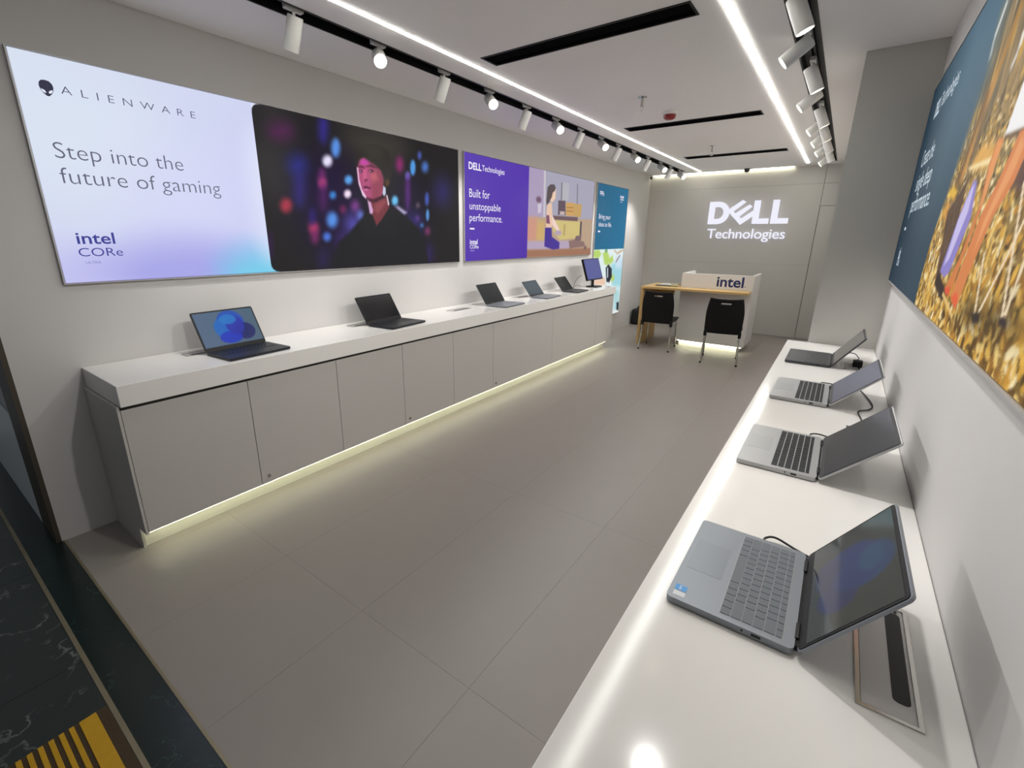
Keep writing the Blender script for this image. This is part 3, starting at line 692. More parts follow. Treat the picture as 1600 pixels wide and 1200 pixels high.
wall_text(vp, xt, 'intel', (734, 382), (746, 381.6), 374, WI, weight=.02); wall_text(vp, xt, 'CORe', (734, 388.5), (747.5, 388), 383, WI, weight=.01); wall_text(vp, xt, 'EVO', (735, 393), (741, 392.8), 390.5, ink((190, 180, 230)))

# --- teal poster
E0, E1, EB, EM = 6.075, 7.275, .30, 1.392
c5 = Canvas(E0 + .008, E1 - .008, EM, PT - .008, .05); c5.fill((38, 104, 140)); c5.grad((E0, PT), (E1, EM), (40, 98, 132), (40, 118, 158), 1)
c6 = Canvas(E0 + .008, E1 - .008, EB + .008, EM, .012, .008)
def K(*q): return Lp(*[(925 + x / 8.883, 385 + y / 8.889) for x, y in q])
c6.fill((226, 240, 242))
c6.poly(K((270, 240), (420, 200), (430, 560), (280, 560)), (164, 216, 226), .06); c6.poly(K((330, 150), (410, 130), (410, 300), (330, 300)), (206, 226, 244), .05)
c6.poly(K((300, 600), (380, 600), (370, 900), (300, 900)), (176, 216, 220), .05)
for pl in (((20, 60), (100, 40), (130, 110), (90, 170), (20, 150)), ((150, 100), (200, 50), (240, 130), (220, 270), (170, 240)), ((200, 180), (290, 130), (300, 200), (240, 260)), ((260, 420), (300, 380), (310, 460), (270, 500))):
    c6.poly(K(*pl), (182, 214, 104), .03, .95)
c6.poly(K((180, 40), (215, 30), (215, 80), (185, 80)), (90, 150, 110), .02, .8)
c6.poly(K((190, 300), (230, 250), (275, 310), (275, 420), (240, 500), (200, 490)), (42, 44, 54), .02); c6.poly(K((208, 300), (225, 290), (225, 430), (210, 440)), (190, 206, 220), .015)
c6.poly(K((30, 470), (180, 430), (190, 540), (30, 560)), (236, 200, 176), .04)
c6.line(*K((310, 50), (360, 110)), .03, (206, 186, 160), .01); c6.line(*K((360, 90), (430, 50)), .04, (206, 186, 160), .01); c6.line(*K((390, 120), (330, 220)), .03, (150, 130, 120), .01)
c6.poly(K((340, 780), (372, 770), (365, 890), (340, 890)), (40, 44, 50), .015); c6.poly(K((300, 885), (380, 885), (375, 935), (300, 935)), (232, 236, 236), .02)
c6.poly(K((300, 940), (370, 935), (345, 1090), (325, 1080), (330, 1000), (305, 1010)), (92, 74, 76), .015)
tp, xe = lightbox('lightbox_poster', 'tall lit teal poster with a green plant print beside the monitor', .0, E0, E1, EB, PT, 1, [('teal_panel', c5, M_PRINT), ('plant_picture', c6, M_PRINT)])
def Q(x, y): return (900 + x / 5.218, 270 + y / 5.218)
wall_text(tp, xt, 'DELL', Q(195, 172), Q(230, 176), Q(0, 148)[1], WI, weight=.03); wall_text(tp, xt, 'Technologies', Q(195, 184), Q(231, 188), Q(0, 178)[1], WI)
wall_text(tp, xt, 'intel', Q(360, 203), Q(388, 208), Q(0, 182)[1], WI, weight=.03); wall_text(tp, xt, 'CORe', Q(360, 224), Q(388, 228), Q(0, 208)[1], WI, weight=.02); wall_text(tp, xt, 'EVO', Q(360, 243), Q(375, 245), Q(0, 233)[1], WI)
wall_text(tp, xt, 'Bring your', Q(185, 376), Q(280, 380), Q(0, 335)[1], WI); wall_text(tp, xt, 'ideas to life.', Q(182, 438), Q(288, 440), Q(0, 400)[1], WI)
a, b = L(*Q(177, 484)), L(*Q(196, 472)); MB(tp.location).box(xt - .0005, xt, a[0], b[0], a[1], b[1]).build('dash', WI, tp)

# --- forest poster on the other wall
S0, S1, RB, RTt = 3.262, -.20, 1.318, 2.376
XW = XR
def Rw(px, py): v = at_x(px, py, XR - .02); return (v.y, v.z)
def Rp(*q): return [Rw(*a) for a in q]
c7 = Canvas(S0 - .008, S1 + .008, RB + .008, RTt - .008, .0085, .0045)
c7.fill((120, 100, 60))
s, tt = c7.S, c7.T
n1 = vnoise(s * 26, tt * 30, 1); n2 = vnoise(s * 60, tt * 80, 2); n3 = vnoise(s * 9, tt * 9, 3); n4 = vnoise(s * 110, tt * 130, 4)
v = np.clip(.35 * n1 + .4 * n2 + .25 * n4, 0, 1)[:, None]
leaf = np.array((96, 70, 26)) * (1 - v) + np.array((240, 196, 96)) * v
k = np.clip((v - .58) * 5, 0, 1); leaf = leaf * (1 - k) + np.array((252, 232, 178)) * k
k = np.clip((.36 - v) * 6, 0, 1); leaf = leaf * (1 - k) + np.array((58, 40, 18)) * k
leaf = leaf * (.74 + .36 * n3[:, None]); mid = np.clip((tt - 1.42) / .3, 0, 1)[:, None]; leaf = leaf * (1 - .45 * mid) + (leaf.mean(1, keepdims=True) * np.array((1.08, .96, .80)) ) * .45 * mid
# scattered single leaves are painted further down
# woodland above the ground line
f1 = vnoise(s * 14, tt * 2.2, 5)[:, None]; f2 = vnoise(s * 40, tt * 14, 6)[:, None]; f3 = vnoise(s * 5, tt * 3, 7)[:, None]
wood = np.array((104, 96, 78)) * (1 - f1) + np.array((170, 138, 92)) * f1
wood = wood * (.78 + .4 * f2); kk = np.clip((f2 * f3 - .42) * 6, 0, 1); wood = wood * (1 - kk) + np.array((206, 200, 186)) * kk
kk = np.clip((f2 * (1 - f3) - .45) * 5, 0, 1); wood = wood * (1 - kk) + np.array((196, 150, 60)) * kk
gl = np.clip((tt - (1.80 + .03 * np.sin(s * 7))) / .14, 0, 1)[:, None]
c7.C[:] = leaf * (1 - gl) + wood * gl
rnd = random.Random(5)
pal = [(226, 178, 74), (240, 208, 128), (196, 140, 48), (250, 234, 190), (150, 104, 40), (84, 58, 24), (212, 160, 60), (118, 84, 36), (232, 190, 100)]
for k in range(2600):
    tz = RB + .6 * rnd.random() ** 1.3; sz = .007 + .010 * (1 - (tz - RB) / .6) * (.5 + rnd.random())
    ss = rnd.uniform(.2, 2.75)
    if tz > 1.7 and rnd.random() < .5: continue
    c7.ell((ss, tz), sz * 1.5, sz * .7, rnd.choice(pal), .004, .85, 7, rnd.uniform(0, 3.1))
# blue panel melting into the picture
edge = np.interp(tt, [RB, 1.36, 1.55, 1.8, 2.05, 2.38], [Rw(1430, 472)[0], Rw(1434, 450)[0], Rw(1462, 345)[0], Rw(1490, 275)[0], Rw(1523, 190)[0], Rw(1570, 20)[0]])
blue = np.array((28, 50, 65)) + (np.clip((S0 - s) / 1.2, 0, 1)[:, None]) * np.array((50, 58, 62)) * np.clip((tt - 1.3) / .9, .25, 1)[:, None]
al = np.clip((s - edge) / (.03 + .28 * np.clip((tt - 1.7) / .6, 0, 1)) + .5, 0, 1)[:, None]
c7.C[:] = c7.C * (1 - al) + blue * al
def rl_(a, b, w, c, soft=.006, alpha=1): c7.line(Rw(*a), Rw(*b), w, c, soft, alpha)
rl_((1574, 0), (1553, 60), .035, (226, 226, 220), .012, .85); rl_((1553, 60), (1546, 92), .03, (206, 208, 204), .012, .7)
rl_((1600, 45), (1592, 75), .03, (240, 238, 230), .01, .9); rl_((1590, 80), (1578, 108), .025, (226, 222, 214), .01, .8)
rl_((1598, 0), (1556, 120), .06, (178, 128, 60), .02, .8); rl_((1556, 120), (1500, 285), .06, (196, 142, 74), .02, .85); rl_((1545, 140), (1480, 330), .05, (132, 92, 48), .02, .8)
rl_((1540, 165), (1512, 275), .07, (112, 92, 68), .03, .7)
c7.poly(Rp((1515, 262), (1535, 225), (1562, 225), (1552, 258), (1520, 268)), (226, 170, 84), .02, .9)
c7.poly(Rp((1512, 262), (1552, 243), (1548, 256), (1514, 266)), (242, 222, 170), .008, .95)
c7.poly(Rp((1480, 305), (1490, 290), (1495, 300), (1488, 312)), (232, 186, 60), .01, .9); c7.poly(Rp((1472, 330), (1482, 315), (1486, 330), (1476, 345)), (220, 160, 70), .012, .8)
c7.poly(Rp((1569, 212), (1600, 199), (1640, 180), (1640, 30), (1600, 122)), (238, 236, 236), .005)
c7.poly(Rp((1569, 214), (1640, 184), (1640, 320), (1600, 300), (1572, 290), (1590, 215)), (86, 58, 52), .012, .9)
c7.poly(Rp((1480, 330), (1512, 280), (1500, 330), (1478, 400), (1466, 445), (1460, 440), (1464, 420)), (76, 54, 44), .012, .85)
c7.poly(Rp((1468, 424), (1474, 434), (1482, 426), (1516, 340), (1526, 284), (1521, 281), (1497, 340)), (140, 128, 196), .006)
c7.poly(Rp((1474, 415), (1482, 405), (1512, 330), (1522, 288), (1518, 292), (1496, 345)), (206, 198, 236), .008, .85)
c7.poly(Rp((1473, 455), (1486, 452), (1527, 340), (1545, 285), (1568, 217), (1560, 215), (1545, 255), (1530, 320), (1500, 400)), (206, 122, 66), .006)
c7.poly(Rp((1530, 335), (1545, 287), (1566, 220), (1560, 217), (1546, 258), (1532, 318)), (228, 156, 94), .006, .8)
c7.poly(Rp((1484, 463), (1492, 482), (1510, 435), (1550, 340), (1583, 285), (1600, 245), (1640, 180), (1620, 185), (1593, 205), (1560, 280), (1530, 340), (1502, 415)), (212, 128, 72), .006)
c7.poly(Rp((1520, 395), (1550, 330), (1582, 270), (1600, 225), (1596, 212), (1566, 280), (1536, 345)), (232, 164, 106), .01, .7)
c7.poly(Rp((1474, 450), (1484, 448), (1482, 462), (1476, 460)), (220, 84, 52), .006); c7.poly(Rp((1485, 465), (1494, 456), (1496, 470), (1490, 482)), (224, 96, 58), .006)
c7.poly(Rp((1459, 444), (1466, 425), (1474, 445), (1476, 465), (1470, 470)), (50, 36, 30), .008)
rl_((1472, 458), (1480, 478), .012, (226, 190, 120), .004); rl_((1480, 478), (1487, 496), .012, (226, 190, 120), .004)
c7.poly(Rp((1495, 490), (1515, 465), (1570, 480), (1600, 500), (1600, 520), (1560, 525), (1510, 510)), (70, 54, 26), .05, .75)
for a, b in (((1522, 489), (1537, 395)), ((1527, 490), (1580, 385)), ((1580, 385), (1620, 300)), ((1564, 497), (1590, 340)), ((1590, 340), (1600, 280)), ((1568, 495), (1602, 400))):
    rl_(a, b, .013, (236, 214, 180), .003)
c7.poly(Rp((1516, 490), (1530, 488), (1528, 504), (1518, 506)), (48, 38, 34), .006); c7.poly(Rp((1560, 497), (1570, 497), (1570, 512), (1558, 508)), (52, 40, 44), .006)
rp, xq = lightbox('lightbox_poster', 'large lit poster of an autumn forest camp with dark blue text panel', XR, S0, S1, RB, RTt, -1, [('forest_picture', c7, M_PRINT)])
xr_ = XR - .0222
GW = ink((196, 210, 220))
def rtext(body, y0, z, width, cap, weight=0.0, m=GW): text('lettering', body, (xr_, y0, z), (0, -1, 0), (0, 0, 1), width, cap, m, rp, weight=weight, off=rp.location)
def span(p0, p1): a, b = Rw(*p0), Rw(*p1); return a[0], a[1], abs(a[0] - b[0])
for body, p0, p1, cap, wt in (('DELL', (1459.5, 186), (1468, 172), .075, .03), ('Technologies', (1469, 170), (1497, 132), .07, .0), ('Create the', (1439, 263), (1459, 240), .085, .0), ('single deep', (1430, 300), (1455, 278), .085, 0.), ('performance.', (1422, 333), (1451, 321), .085, 0.), ('intel', (1404, 403), (1408, 394), .06, .03), ('CORe', (1401, 414), (1406, 407), .045, .01)):
    y0, z, w = span(p0, p1); rtext(body, y0, z, w, cap, wt)
a = Rw(1413.5, 360); MB(rp.location).box(xr_, xr_ + .0005, a[0] - .07, a[0], a[1], a[1] + .016).build('dash', GW, rp)

# ------------------------------------------------------------------ laptops
def bloom(cv, w, h, bg0, bg1, cs, cx=.06, cz=.52, sc=1.0):
    cv.fill(bg0); cv.grad((-w / 2, 0), (w / 2, 0), bg0, bg1, 1)
    for (dx, dz, rx_, rz_, c) in ((0, .08, .19, .24, cs[0]), (-.13, -.02, .13, .20, cs[1]), (.15, -.12, .15, .17, cs[2]), (-.07, -.20, .16, .12, cs[3]), (.04, .02, .13, .2, cs[4]), (-.03, .14, .12, .10, cs[5])):
        cv.ell((w * (cx + dx * sc) , h * (cz + dz * sc * 1.3)), w * rx_ * sc, h * rz_ * sc * 1.25, c, .006, .92)
M_SCR = print_mat('lit_laptop_screen', .02, .85, .14, .5)
M_SCRD = print_mat('dim_laptop_screen', .01, .42, .08, .4)
def laptop(label, hinge, rz, w, d, lid_deg, lid_len, z, body=M_SILVER, key=M_KEYD, screen=None, canvas=None, keys='joined', lidm=None, bezel=M_BLACKPL, thick=.016, hinges=M_BLACKPL, group=None, chin=.012, deckz=0.0):
    """hinge = world xy of the hinge line's middle; local -y is the front"""
    t = thing('laptop', label, 'laptop', (hinge[0], hinge[1], z), rz, group)
    lidm = lidm or body
    yb, yf = 0.0, -d; yc = -d / 2
    MB().plate(w, d, .003, thick, .010, cy=yc).build('base', body, t)
    MB().box(-w * .42, -w * .30, yf + .015, yf + .022, 0, .003).box(w * .30, w * .42, yf + .015, yf + .022, 0, .003).box(-w * .42, w * .42, -.022, -.015, 0, .003).build('feet', M_RUBBER, t)
    kx, ky0, ky1 = w * .455, yf + d * .44, yf + d * .915
    bed = MB().plate(2 * kx + .004, ky1 - ky0 + .003, thick - .0004, thick + .0002, .003, cy=(ky0 + ky1) / 2).build('keyboard', mat('keyboard_bed', (150, 152, 156), .5, metal=.3) if keys == 'single' else (M_SILVER2 if key is M_KEYD else key), t)
    tp_w = min(.125, w * .37)
    MB().plate(tp_w, d * .32, thick - .0002, thick + .0003, .003, cx=-w * .03, cy=yf + d * .21).build('touchpad', mat('touchpad', (134, 139, 146) if body is M_SILVER else (172, 173, 174), .34, metal=.45) if body in (M_SILVER, M_SILVER2) else body, t)
    rows = [[1] * 14 + [1], [1] * 13 + [2], [1.5] + [1] * 12 + [1.5], [1.8] + [1] * 11 + [2.2], [2.3] + [1] * 10 + [2.7], [1, 1, 1, 1.2, 5.4, 1.2, 1, 1.1, 1.05, 1.05]]
    hts = [.62, 1, 1, 1, 1, 1]; un = (ky1 - ky0) / sum(hts); uw = 2 * kx / 15.0; y = ky1; jb = MB(); gap = .0016 if keys == 'single' else .0026; cache = {}
    for rw, hh in zip(rows, hts):
        k = 15.0 / sum(rw); x = -kx
        for q in rw:
            a, b = x + gap / 2, x + q * k * uw - gap / 2; y0_, y1_ = y - hh * un + gap / 2, y - gap / 2
            if keys == 'single':
                key_ = (round(b - a, 4), round(y1_ - y0_, 4))
                if key_ not in cache: o = MB().plate(b - a, y1_ - y0_, 0, .0012, .0012, seg=2).build('key', key, bed); cache[key_] = o.data
                else: o = link('key', cache[key_], None, bed)
                o.location = ((a + b) / 2, (y0_ + y1_) / 2, thick + .0002)
            else: jb.box(a, b, y0_, y1_, thick + .0002, thick + .0012)
            x += q * k * uw
        y -= hh * un
    if keys == 'joined':
        o = jb.build('keys', M_KEYB if key is M_KEYD else key, bed); o['kind'] = 'stuff'
    else: jb.bm.free()
    th = math.radians(lid_deg)
    # lid frame: local x across, y along the lid from the hinge, z = towards the viewer (screen side)
    ML = Matrix.Translation((0, .004, thick - .002)) @ Matrix.Rotation(th, 4, 'X')
    lid = MB().plate(w, lid_len, -.0062, -.001, .010, ML, cy=lid_len / 2).build('lid', lidm, t)
    MB().plate(w - .006, lid_len - .006, -.001, .0004, .008, ML, cy=lid_len / 2).build('bezel', bezel, lid)
    sw_, sh = w - .018, lid_len - .014 - chin; sy = chin + sh / 2 + .004
    if canvas:
        cv = Canvas(-sw_ / 2, sw_ / 2, 0, sh, sw_ / 90); canvas(cv, sw_, sh)
        cv.mesh('screen', lambda a, b: ML @ Vector((a, chin + .004 + b, .0008)), screen, lid)
    else:
        MB().plate(sw_, sh, .0004, .0009, .001, ML, cy=sy).build('screen', screen or M_GLASS, lid)
    MB().tube([ML @ Vector((0, lid_len - .005, .0004)), ML @ Vector((0, lid_len - .005, .0009))], .0015, 8).build('webcam', M_PORT, lid)
    for sx in (-1, 1):
        MB().tube([(sx * w * .40, .003, thick - .003), (sx * w * .27, .003, thick - .003)], .0055, 10).build('hinge', hinges, t, True)
    MB().box(-w * .46, w * .46, -.004, .007, .004, thick - .0015, .002, 1).build('hinge_cover', hinges, t)
    pb = MB()
    pb.box(w / 2 - .001, w / 2 + .0004, yf + d * .70, yf + d * .77, .007, .0125).build('usb_port', M_PORT, t)
    MB().tube([(w / 2 - .001, yf + d * .63, .010), (w / 2 + .0004, yf + d * .63, .010)], .0022, 10).build('audio_port', M_PORT, t)
    return t
R90 = math.radians(90)
def dimbloom(cv, w, h): bloom(cv, w, h, (52, 62, 64), (58, 66, 62), [(30, 72, 128), (34, 62, 130), (34, 52, 110), (38, 54, 104), (32, 60, 124), (34, 88, 132)], cx=.0, sc=1.15)
def brightbloom(cv, w, h): bloom(cv, w, h, (84, 106, 134), (76, 100, 120), [(18, 78, 188), (18, 104, 196), (18, 28, 100), (18, 50, 190), (34, 46, 168), (24, 118, 200)], cx=.06, sc=1.2)
def duskscreen(cv, w, h):
    cv.fill((62, 66, 76)); cv.ell((w * .12, h * .8), w * .4, h * .5, (112, 116, 170), .10, .8); cv.ell((w * .3, h * .95), w * .2, h * .2, (196, 200, 230), .03, .7)
def lilacscreen(cv, w, h):
    cv.fill((96, 102, 120)); cv.ell((0, h * .6), w * .4, h * .4, (112, 118, 150), .08, .7)
r1 = laptop('grey convertible laptop with blue sticker, nearest on the glossy counter', (3.117, .385), -R90, .314, .216, 57, .212, HR, M_SILVER, M_KEYG, M_SCRD, dimbloom, 'single', chin=.016)
# stickers
MB().plate(.017, .022, .0160, .0164, .001, cx=.121, cy=-.196).build('blue_sticker', mat('sticker_blue', (66, 148, 214), .3), r1)
MB().plate(.014, .022, .0160, .0164, .001, cx=.1395, cy=-.195).build('white_sticker', mat('sticker_white', (206, 210, 214), .3), r1)
text('sticker_print', 'intel', (.115, -.199, .0166), (1, 0, 0), (0, 1, 0), .012, None, mat('sticker_ink', (226, 236, 246), .4), r1)
laptop('silver laptop with dark keyboard, second from the entrance on the glossy counter', (3.117, 1.144), -R90, .360, .214, 45, .226, HR, M_SILVER2, M_KEYD, M_GLASSR)
laptop('silver laptop with lilac grey screen, third from the entrance on the glossy counter', (3.122, 1.93), -R90, .360, .216, 45, .222, HR, M_SILVER2, M_KEYD, M_GLASSL)
laptop('dark graphite laptop with screen off, at the pillar end of the glossy counter', (3.113, 2.715), -R90, .360, .218, 54, .214, HR, M_GRAPH, M_GRAPH, mat('warm_grey_screen', (84, 80, 76), .3), lidm=M_GRAPH)
yw1 = R90 + math.radians(4)
laptop('black laptop with blue flower shaped wallpaper, nearest the entrance on the long worktop', (.225, .684), yw1, .366, .25, 62, .245, H, M_DARKLAP, M_DARKLAP, M_SCR, brightbloom, chin=.02)
laptop('black laptop with plain dark screen, second along the long worktop', (.222, 1.832), R90 + math.radians(6), .385, .25, 59, .228, H, M_DARKLAP, M_KEYB, mat('black_satin_screen', (14, 15, 18), .15, spec=.6), lidm=M_DARKLAP, chin=.022)
laptop('silver laptop with black screen, third along the long worktop', (.272, 3.25), yw1, .37, .24, 57, .225, H, M_SILVER, M_SILVER, M_GLASSM)
laptop('silver laptop with grey blue screen, fourth along the long worktop', (.265, 4.085), yw1, .345, .215, 53, .20, H, M_SILVER, M_SILVER, M_GLASSB)
laptop('dark grey laptop beside the monitor, fifth along the long worktop', (.262, 4.845), yw1, .345, .215, 52, .20, H, M_GRAPH, M_GRAPH, M_GLASSM)

# monitor
t = thing('monitor', 'black desktop monitor with plain violet blue screen on the worktop end', 'monitor', (.315, 5.56, H), R90)
MB().plate(.21, .17, 0, .012, .03, seg=5, cy=.02).build('base', M_BLACKPL, t)
MB().box(-.03, .03, .035, .05, .012, .17, .004, 1).build('stand', M_BLACKPL, t)
MT = Matrix.Translation((0, .0, .10)) @ Matrix.Rotation(math.radians(72), 4, 'X')
sc_ = MB().plate(.50, .30, -.03, -.002, .008, MT, cy=.15).build('housing', M_BLACKPL, t)
MB().plate(.474, .276, -.002, .0005, .002, MT, cy=.152).build('screen', mat('monitor_screen', (30, 32, 50), .3, emit=(88, 94, 158), strength=.75, spec=.2), sc_)

def cable(label, pts, r=.0026, name='power_cable'):
    P = spline(pts); o = Vector(pts[len(pts) // 2])
    ob = MB(o).tube(P, r, 8).build(name, M_RUBBER, None, True); ob.location = o
    return tag(ob, label, 'cable')
zc = HR + .004
def C(px, py, z=zc): return at_z(px, py, z)
cable('black charging cable plugged into the nearest grey convertible laptop', [(3.035, .541, HR + .010), (3.035, .560, HR + .010), (3.055, .572, HR + .012), (3.10, .562, zc), (3.17, .53, zc), (3.25, .50, zc), (3.268, .46, zc - .002)])
cable('black charging cable looping behind the second silver laptop', [(3.085, 1.325, HR + .01), (3.085, 1.350, HR + .012), (3.11, 1.37, HR + .01), (3.15, 1.37, zc), (3.19, 1.35, zc), (3.20, 1.31, zc)])
cable('thin black cable winding between the second and third silver laptops', [C(1341, 607), C(1352, 618), C(1363, 633), C(1358, 640), C(1341, 643), C(1346, 656), C(1349, 668)])
cable('short black cable curling beside the third silver laptop', [(3.09, 2.112, HR + .01), (3.09, 2.135, HR + .012), (3.13, 2.16, HR + .006), (3.18, 2.13, zc)])
cable('black cable dropping from the dark graphite laptop to its plug', [C(1326, 551, HR + .03), C(1336, 553, HR + .03), C(1342, 560, HR + .03), (3.235, 2.70, HR + .035)])
t = thing('power_plug', 'black power plug standing on the glossy counter beside the pillar', 'plug', (3.238, 2.68, HR))
MB().box(-.022, .022, -.03, .03, 0, .034, .004).build('body', M_BLACKPL, t); MB().box(-.008, .008, .030, .036, .012, .024).build('cable_relief', M_RUBBER, t)
cable('grey cable arching from the monitor to the fifth laptop', [(.20, 5.36, H + .16), (.20, 5.28, H + .155), (.20, 5.18, H + .11), (.20, 5.12, H + .04), (.205, 5.08, H + .004), (.21, 5.04, H + .004)], .003)
cable('black cable lying behind the monitor base', [(.16, 5.42, H + .005), (.17, 5.32, H + .03), (.18, 5.22, H + .035), (.20, 5.10, H + .005)], .003)

def grommet(label, x0, x1, y0, y1, z, slot=True, cat='cable outlet'):
    t = thing('cable_grommet', label, cat, ((x0 + x1) / 2, (y0 + y1) / 2, z)); o = t.location; f = .006
    MB(o).box(x0, x1, y0, y0 + f, z, z + .003).box(x0, x1, y1 - f, y1, z, z + .003).box(x0, x0 + f, y0 + f, y1 - f, z, z + .003).box(x1 - f, x1, y0 + f, y1 - f, z, z + .003).build('rim', M_CHROME, t)
    MB(o).box(x0 + f + .002, x1 - f - .002, y0 + f + .002, y1 - f - .002, z, z + .0018).build('flap', M_ALU, t)
    if slot:
        sx0, sx1 = x0 + (x1 - x0) * .58, x0 + (x1 - x0) * .86
        MB(o).plate(sx1 - sx0, (y1 - y0) * .80, z + .0018, z + .0022, .008, cx=(sx0 + sx1) / 2, cy=(y0 + y1) / 2 + .01).build('slot', M_PORT, t)
grommet('brushed metal cable outlet with long black slot behind the nearest laptop', 3.203, 3.285, .192, .475, HR)
grommet('brushed metal cable outlet under the dark graphite laptop screen', 3.17, 3.25, 2.56, 2.74, HR, False)
grommet('small metal cable outlet between second and third silver laptops', 3.19, 3.26, 1.36, 1.56, HR, False)
def lgrom(label, x0, x1, y0, y1): grommet(label, x0, x1, y0, y1, H, True)
lgrom('metal cable outlet behind the black laptop with blue wallpaper', .10, .18, .42, .62)
lgrom('metal cable outlet behind the black laptop with plain dark screen', .10, .18, 1.55, 1.78)
lgrom('empty metal cable outlet beside the third laptop of the long worktop', .17, .26, 2.60, 2.86)
lgrom('metal cable outlet behind the grey blue screen laptop', .10, .18, 3.80, 4.02)

# ------------------------------------------------------------------ reception desk and bench
M_DESK = M_WHITE2
t = thing('reception_desk', 'white reception desk with raised front and blue intel lettering', 'desk', (1.68, 6.95, 0)); o = t.location
DXA, DXB, DYF, DYB = 1.205, 2.150, 6.60, 7.25
MB(o).box(DXA, DXB, DYF, DYF + .03, .09, .845).build('front_panel', M_DESK, t)
MB(o).box(DXA, DXB - .0, DYF, DYF + .025, .878, 1.082, .002, 1).build('raised_front', M_DESK, t)
MB(o).box(DXA, DXA + .03, DYF + .025, DYB, .878, 1.082, .002, 1).build('raised_side', M_DESK, t)
MB(o).box(DXB - .03, DXB, DYF + .025, DYB, .09, 1.082, .002, 1).build('side_panel', M_DESK, t)
MB(o).box(DXA, DXA + .03, DYF + .03, DYB, .09, .845).build('side_panel', M_DESK, t)
MB(o).box(DXA + .03, DXB - .03, DYF + .025, DYB, .76, .78).build('inner_shelf', M_DESK, t)
MB(o).box(DXA + .05, DXB - .07, DYF + .05, DYB - .05, 0, .09).build('plinth', M_PLINTH, t)
text('lettering', 'intel', (1.685, DYF - .001, .920), (1, 0, 0), (0, 0, 1), .345, .138, M_NAVY, t, weight=.022, off=o)
MB(o).box(2.045, 2.057, DYF - .0015, DYF, .925, .937).build('registered_dot', M_NAVY, t)
t2 = thing('plinth_light', 'warm white light strip under the reception desk shining on the floor', 'light strip', (1.68, 6.62, .08))
MB(t2.location).box(DXA + .03, DXB - .03, DYF + .012, DYF + .026, .080, .0895).build('profile', M_ALU, t2)
MB(t2.location).box(DXA + .032, DXB - .032, DYF + .014, DYF + .024, .077, .080).build('diffuser', emat('led_desk', (250, 252, 216), 34.0), t2)
t = thing('wooden_bench_table', 'light oak table board with panel leg passing through the white desk', 'table', (1.4, 6.7, 0)); o = t.location
BZ0, BZ1, BX0, BX1, BY0, BY1 = .846, .877, .702, 2.135, 6.335, 7.10
MB(o).box(BX0, BX1, BY0, DYF - .0015, BZ0, BZ1, .002, 1).build('board', M_WOOD, t)
MB(o).box(BX0, DXA - .001, DYF - .0015, BY1, BZ0, BZ1, .002, 1).build('board', M_WOOD, t)
MB(o).box(BX0, BX0 + .034, BY0 + .01, BY1 - .01, .0, BZ0).build('panel_leg', M_WOOD, t)
MB(o).box(BX0 + .034, BX0 + .3, BY1 - .05, BY1 - .03, .70, BZ0).build('apron', M_WOOD, t)
# small things on the bench
t = thing('tablet', 'dark flat tablet lying on the oak table board', 'tablet', (.95, 6.62, BZ1), .05)
MB().plate(.22, .15, 0, .008, .01).build('body', M_DARKLAP, t); MB().plate(.20, .13, .008, .0085, .004).build('screen', mat('tablet_screen', (70, 50, 40), .3), t)
o = tag(MB().plate(.21, .297, 0, .002, .001).build('paper_sheet', M_WHITE2), 'white paper sheets behind the tablet on the oak board', 'paper'); o.location = (.92, 6.9, BZ1)
t = thing('card_holder', 'small clear green card holder on the oak board beside the desk', 'card holder', (1.12, 6.55, BZ1), .1)
MB().box(-.05, .05, -.02, .02, 0, .012, .002, 1).build('foot', mat('olive_plastic', (130, 128, 40), .4), t)
MB().box(-.045, .045, -.003, .003, .012, .05).build('cards', mat('pale_card', (216, 214, 196), .6), t)
# black bag in the corner
t = thing('backpack', 'small black backpack standing on the floor in the back corner', 'bag', (.11, 8.02, 0))
bm_ = MB().box(-.08, .07, -.13, .13, 0, .29, .04, 4); bm_.build('body', mat('black_fabric', (24, 24, 25), .8, noise=.2, scale=90), t, True)
MB().box(.06, .10, -.10, .10, .03, .17, .015, 3).build('front_pocket', mat('black_fabric_pocket', (30, 30, 31), .8), t, True)
MB().tube(spline([(0, -.04, .28), (0, -.035, .315), (0, 0, .33), (0, .035, .315), (0, .04, .28)]), .008, 8).build('handle', M_BLACKPL, t, True)

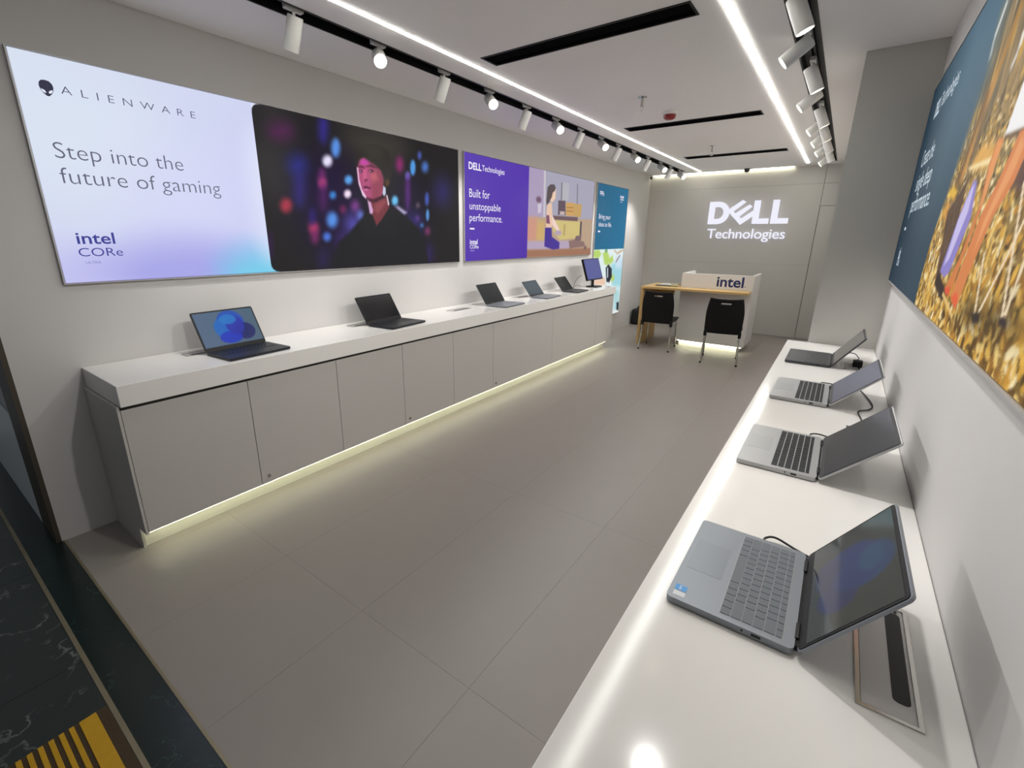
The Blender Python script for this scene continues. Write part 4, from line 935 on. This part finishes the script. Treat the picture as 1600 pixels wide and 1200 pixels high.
# ------------------------------------------------------------------ chairs
def chair(label, x, y, rz):
    """local +y is the front"""
    t = thing('chair', label, 'chair', (x, y, 0), math.radians(rz), 'black plastic chairs at the reception desk')
    # back shell with a grip slot
    nu, nv = 28, 24; vs, fs = [], []
    for j in range(nv + 1):
        v = j / nv; z = .395 + .455 * v
        hw = .212 + .006 * math.sin(v * math.pi) - .026 * max(0, (v - .55) / .45) ** 1.5
        for i in range(nu + 1):
            u = -1 + 2 * i / nu
            zz = z - (.012 * (1 - u * u) if v > .95 else 0) * 1.0
            vs.append((u * hw, -.165 - .05 * v - .022 * (1 - u * u) , zz))
    hole = set()
    for j in range(nv):
        for i in range(nu):
            u = -1 + 2 * (i + .5) / nu; v = (j + .5) / nv
            if abs(u) < .27 and .82 < v < .885: continue
            a = j * (nu + 1) + i; fs.append((a, a + 1, a + nu + 2, a + nu + 1))
    me = bpy.data.meshes.new('backrest'); me.from_pydata(vs, [], fs); o = link('backrest', me, M_BLACKPL, t, True)
    sd = o.modifiers.new('thickness', 'SOLIDIFY'); sd.thickness = .012; sd.offset = 0
    # seat pan
    nu, nv = 16, 16; vs, fs = [], []
    for j in range(nv + 1):
        v = j / nv
        for i in range(nu + 1):
            u = -1 + 2 * i / nu; hw = .205 + .022 * math.sin(v * math.pi * .8)
            z = .455 - .016 * (1 - u * u) * math.sin(math.pi * min(1, v * 1.1)) - (.018 * max(0, (v - .85) / .15) ** 2)
            vs.append((u * hw, -.17 + .41 * v, z))
    for j in range(nv):
        for i in range(nu): a = j * (nu + 1) + i; fs.append((a, a + 1, a + nu + 2, a + nu + 1))
    me = bpy.data.meshes.new('seat'); me.from_pydata(vs, [], fs); o = link('seat', me, M_BLACKPL, t, True)
    sd = o.modifiers.new('thickness', 'SOLIDIFY'); sd.thickness = .022; sd.offset = -1
    MB().box(-.215, -.192, -.19, .19, .405, .442, .006).box(.192, .215, -.19, .19, .405, .442, .006).build('seat_rails', M_BLACKPL, t)
    for sx in (-1, 1):
        MB().tube([(sx * .198, -.17, .425), (sx * .212, -.235, .003)], .0105, 12).build('leg', M_CHROME, t, True)
        MB().tube([(sx * .198, .17, .425), (sx * .208, .215, .003)], .0105, 12).build('leg', M_CHROME, t, True)
        MB().tube([(sx * .2045, -.20, .21), (sx * .2125, -.237, .0)], .0122, 12).tube([], .01) if False else None
        MB().box(sx * .2 - .018, sx * .2 + .018, -.205, -.155, .355, .425, .006).build('leg_socket', M_BLACKPL, t)
        for yy_ in (-.235, .215): MB().tube([(sx * (.212 if yy_ < 0 else .208), yy_, 0), (sx * (.212 if yy_ < 0 else .208), yy_, .018)], .0135, 12).build('foot_cap', M_BLACKPL, t)
    MB().tube([(-.198, .15, .415), (.198, .15, .415)], .009, 10).build('crossbar', M_CHROME, t, True)
    return t
chair('black plastic chair with chrome legs under the open oak end', 1.050, 6.262, 4)
chair('black plastic chair with chrome legs in front of the white desk', 1.955, 6.00, 9)
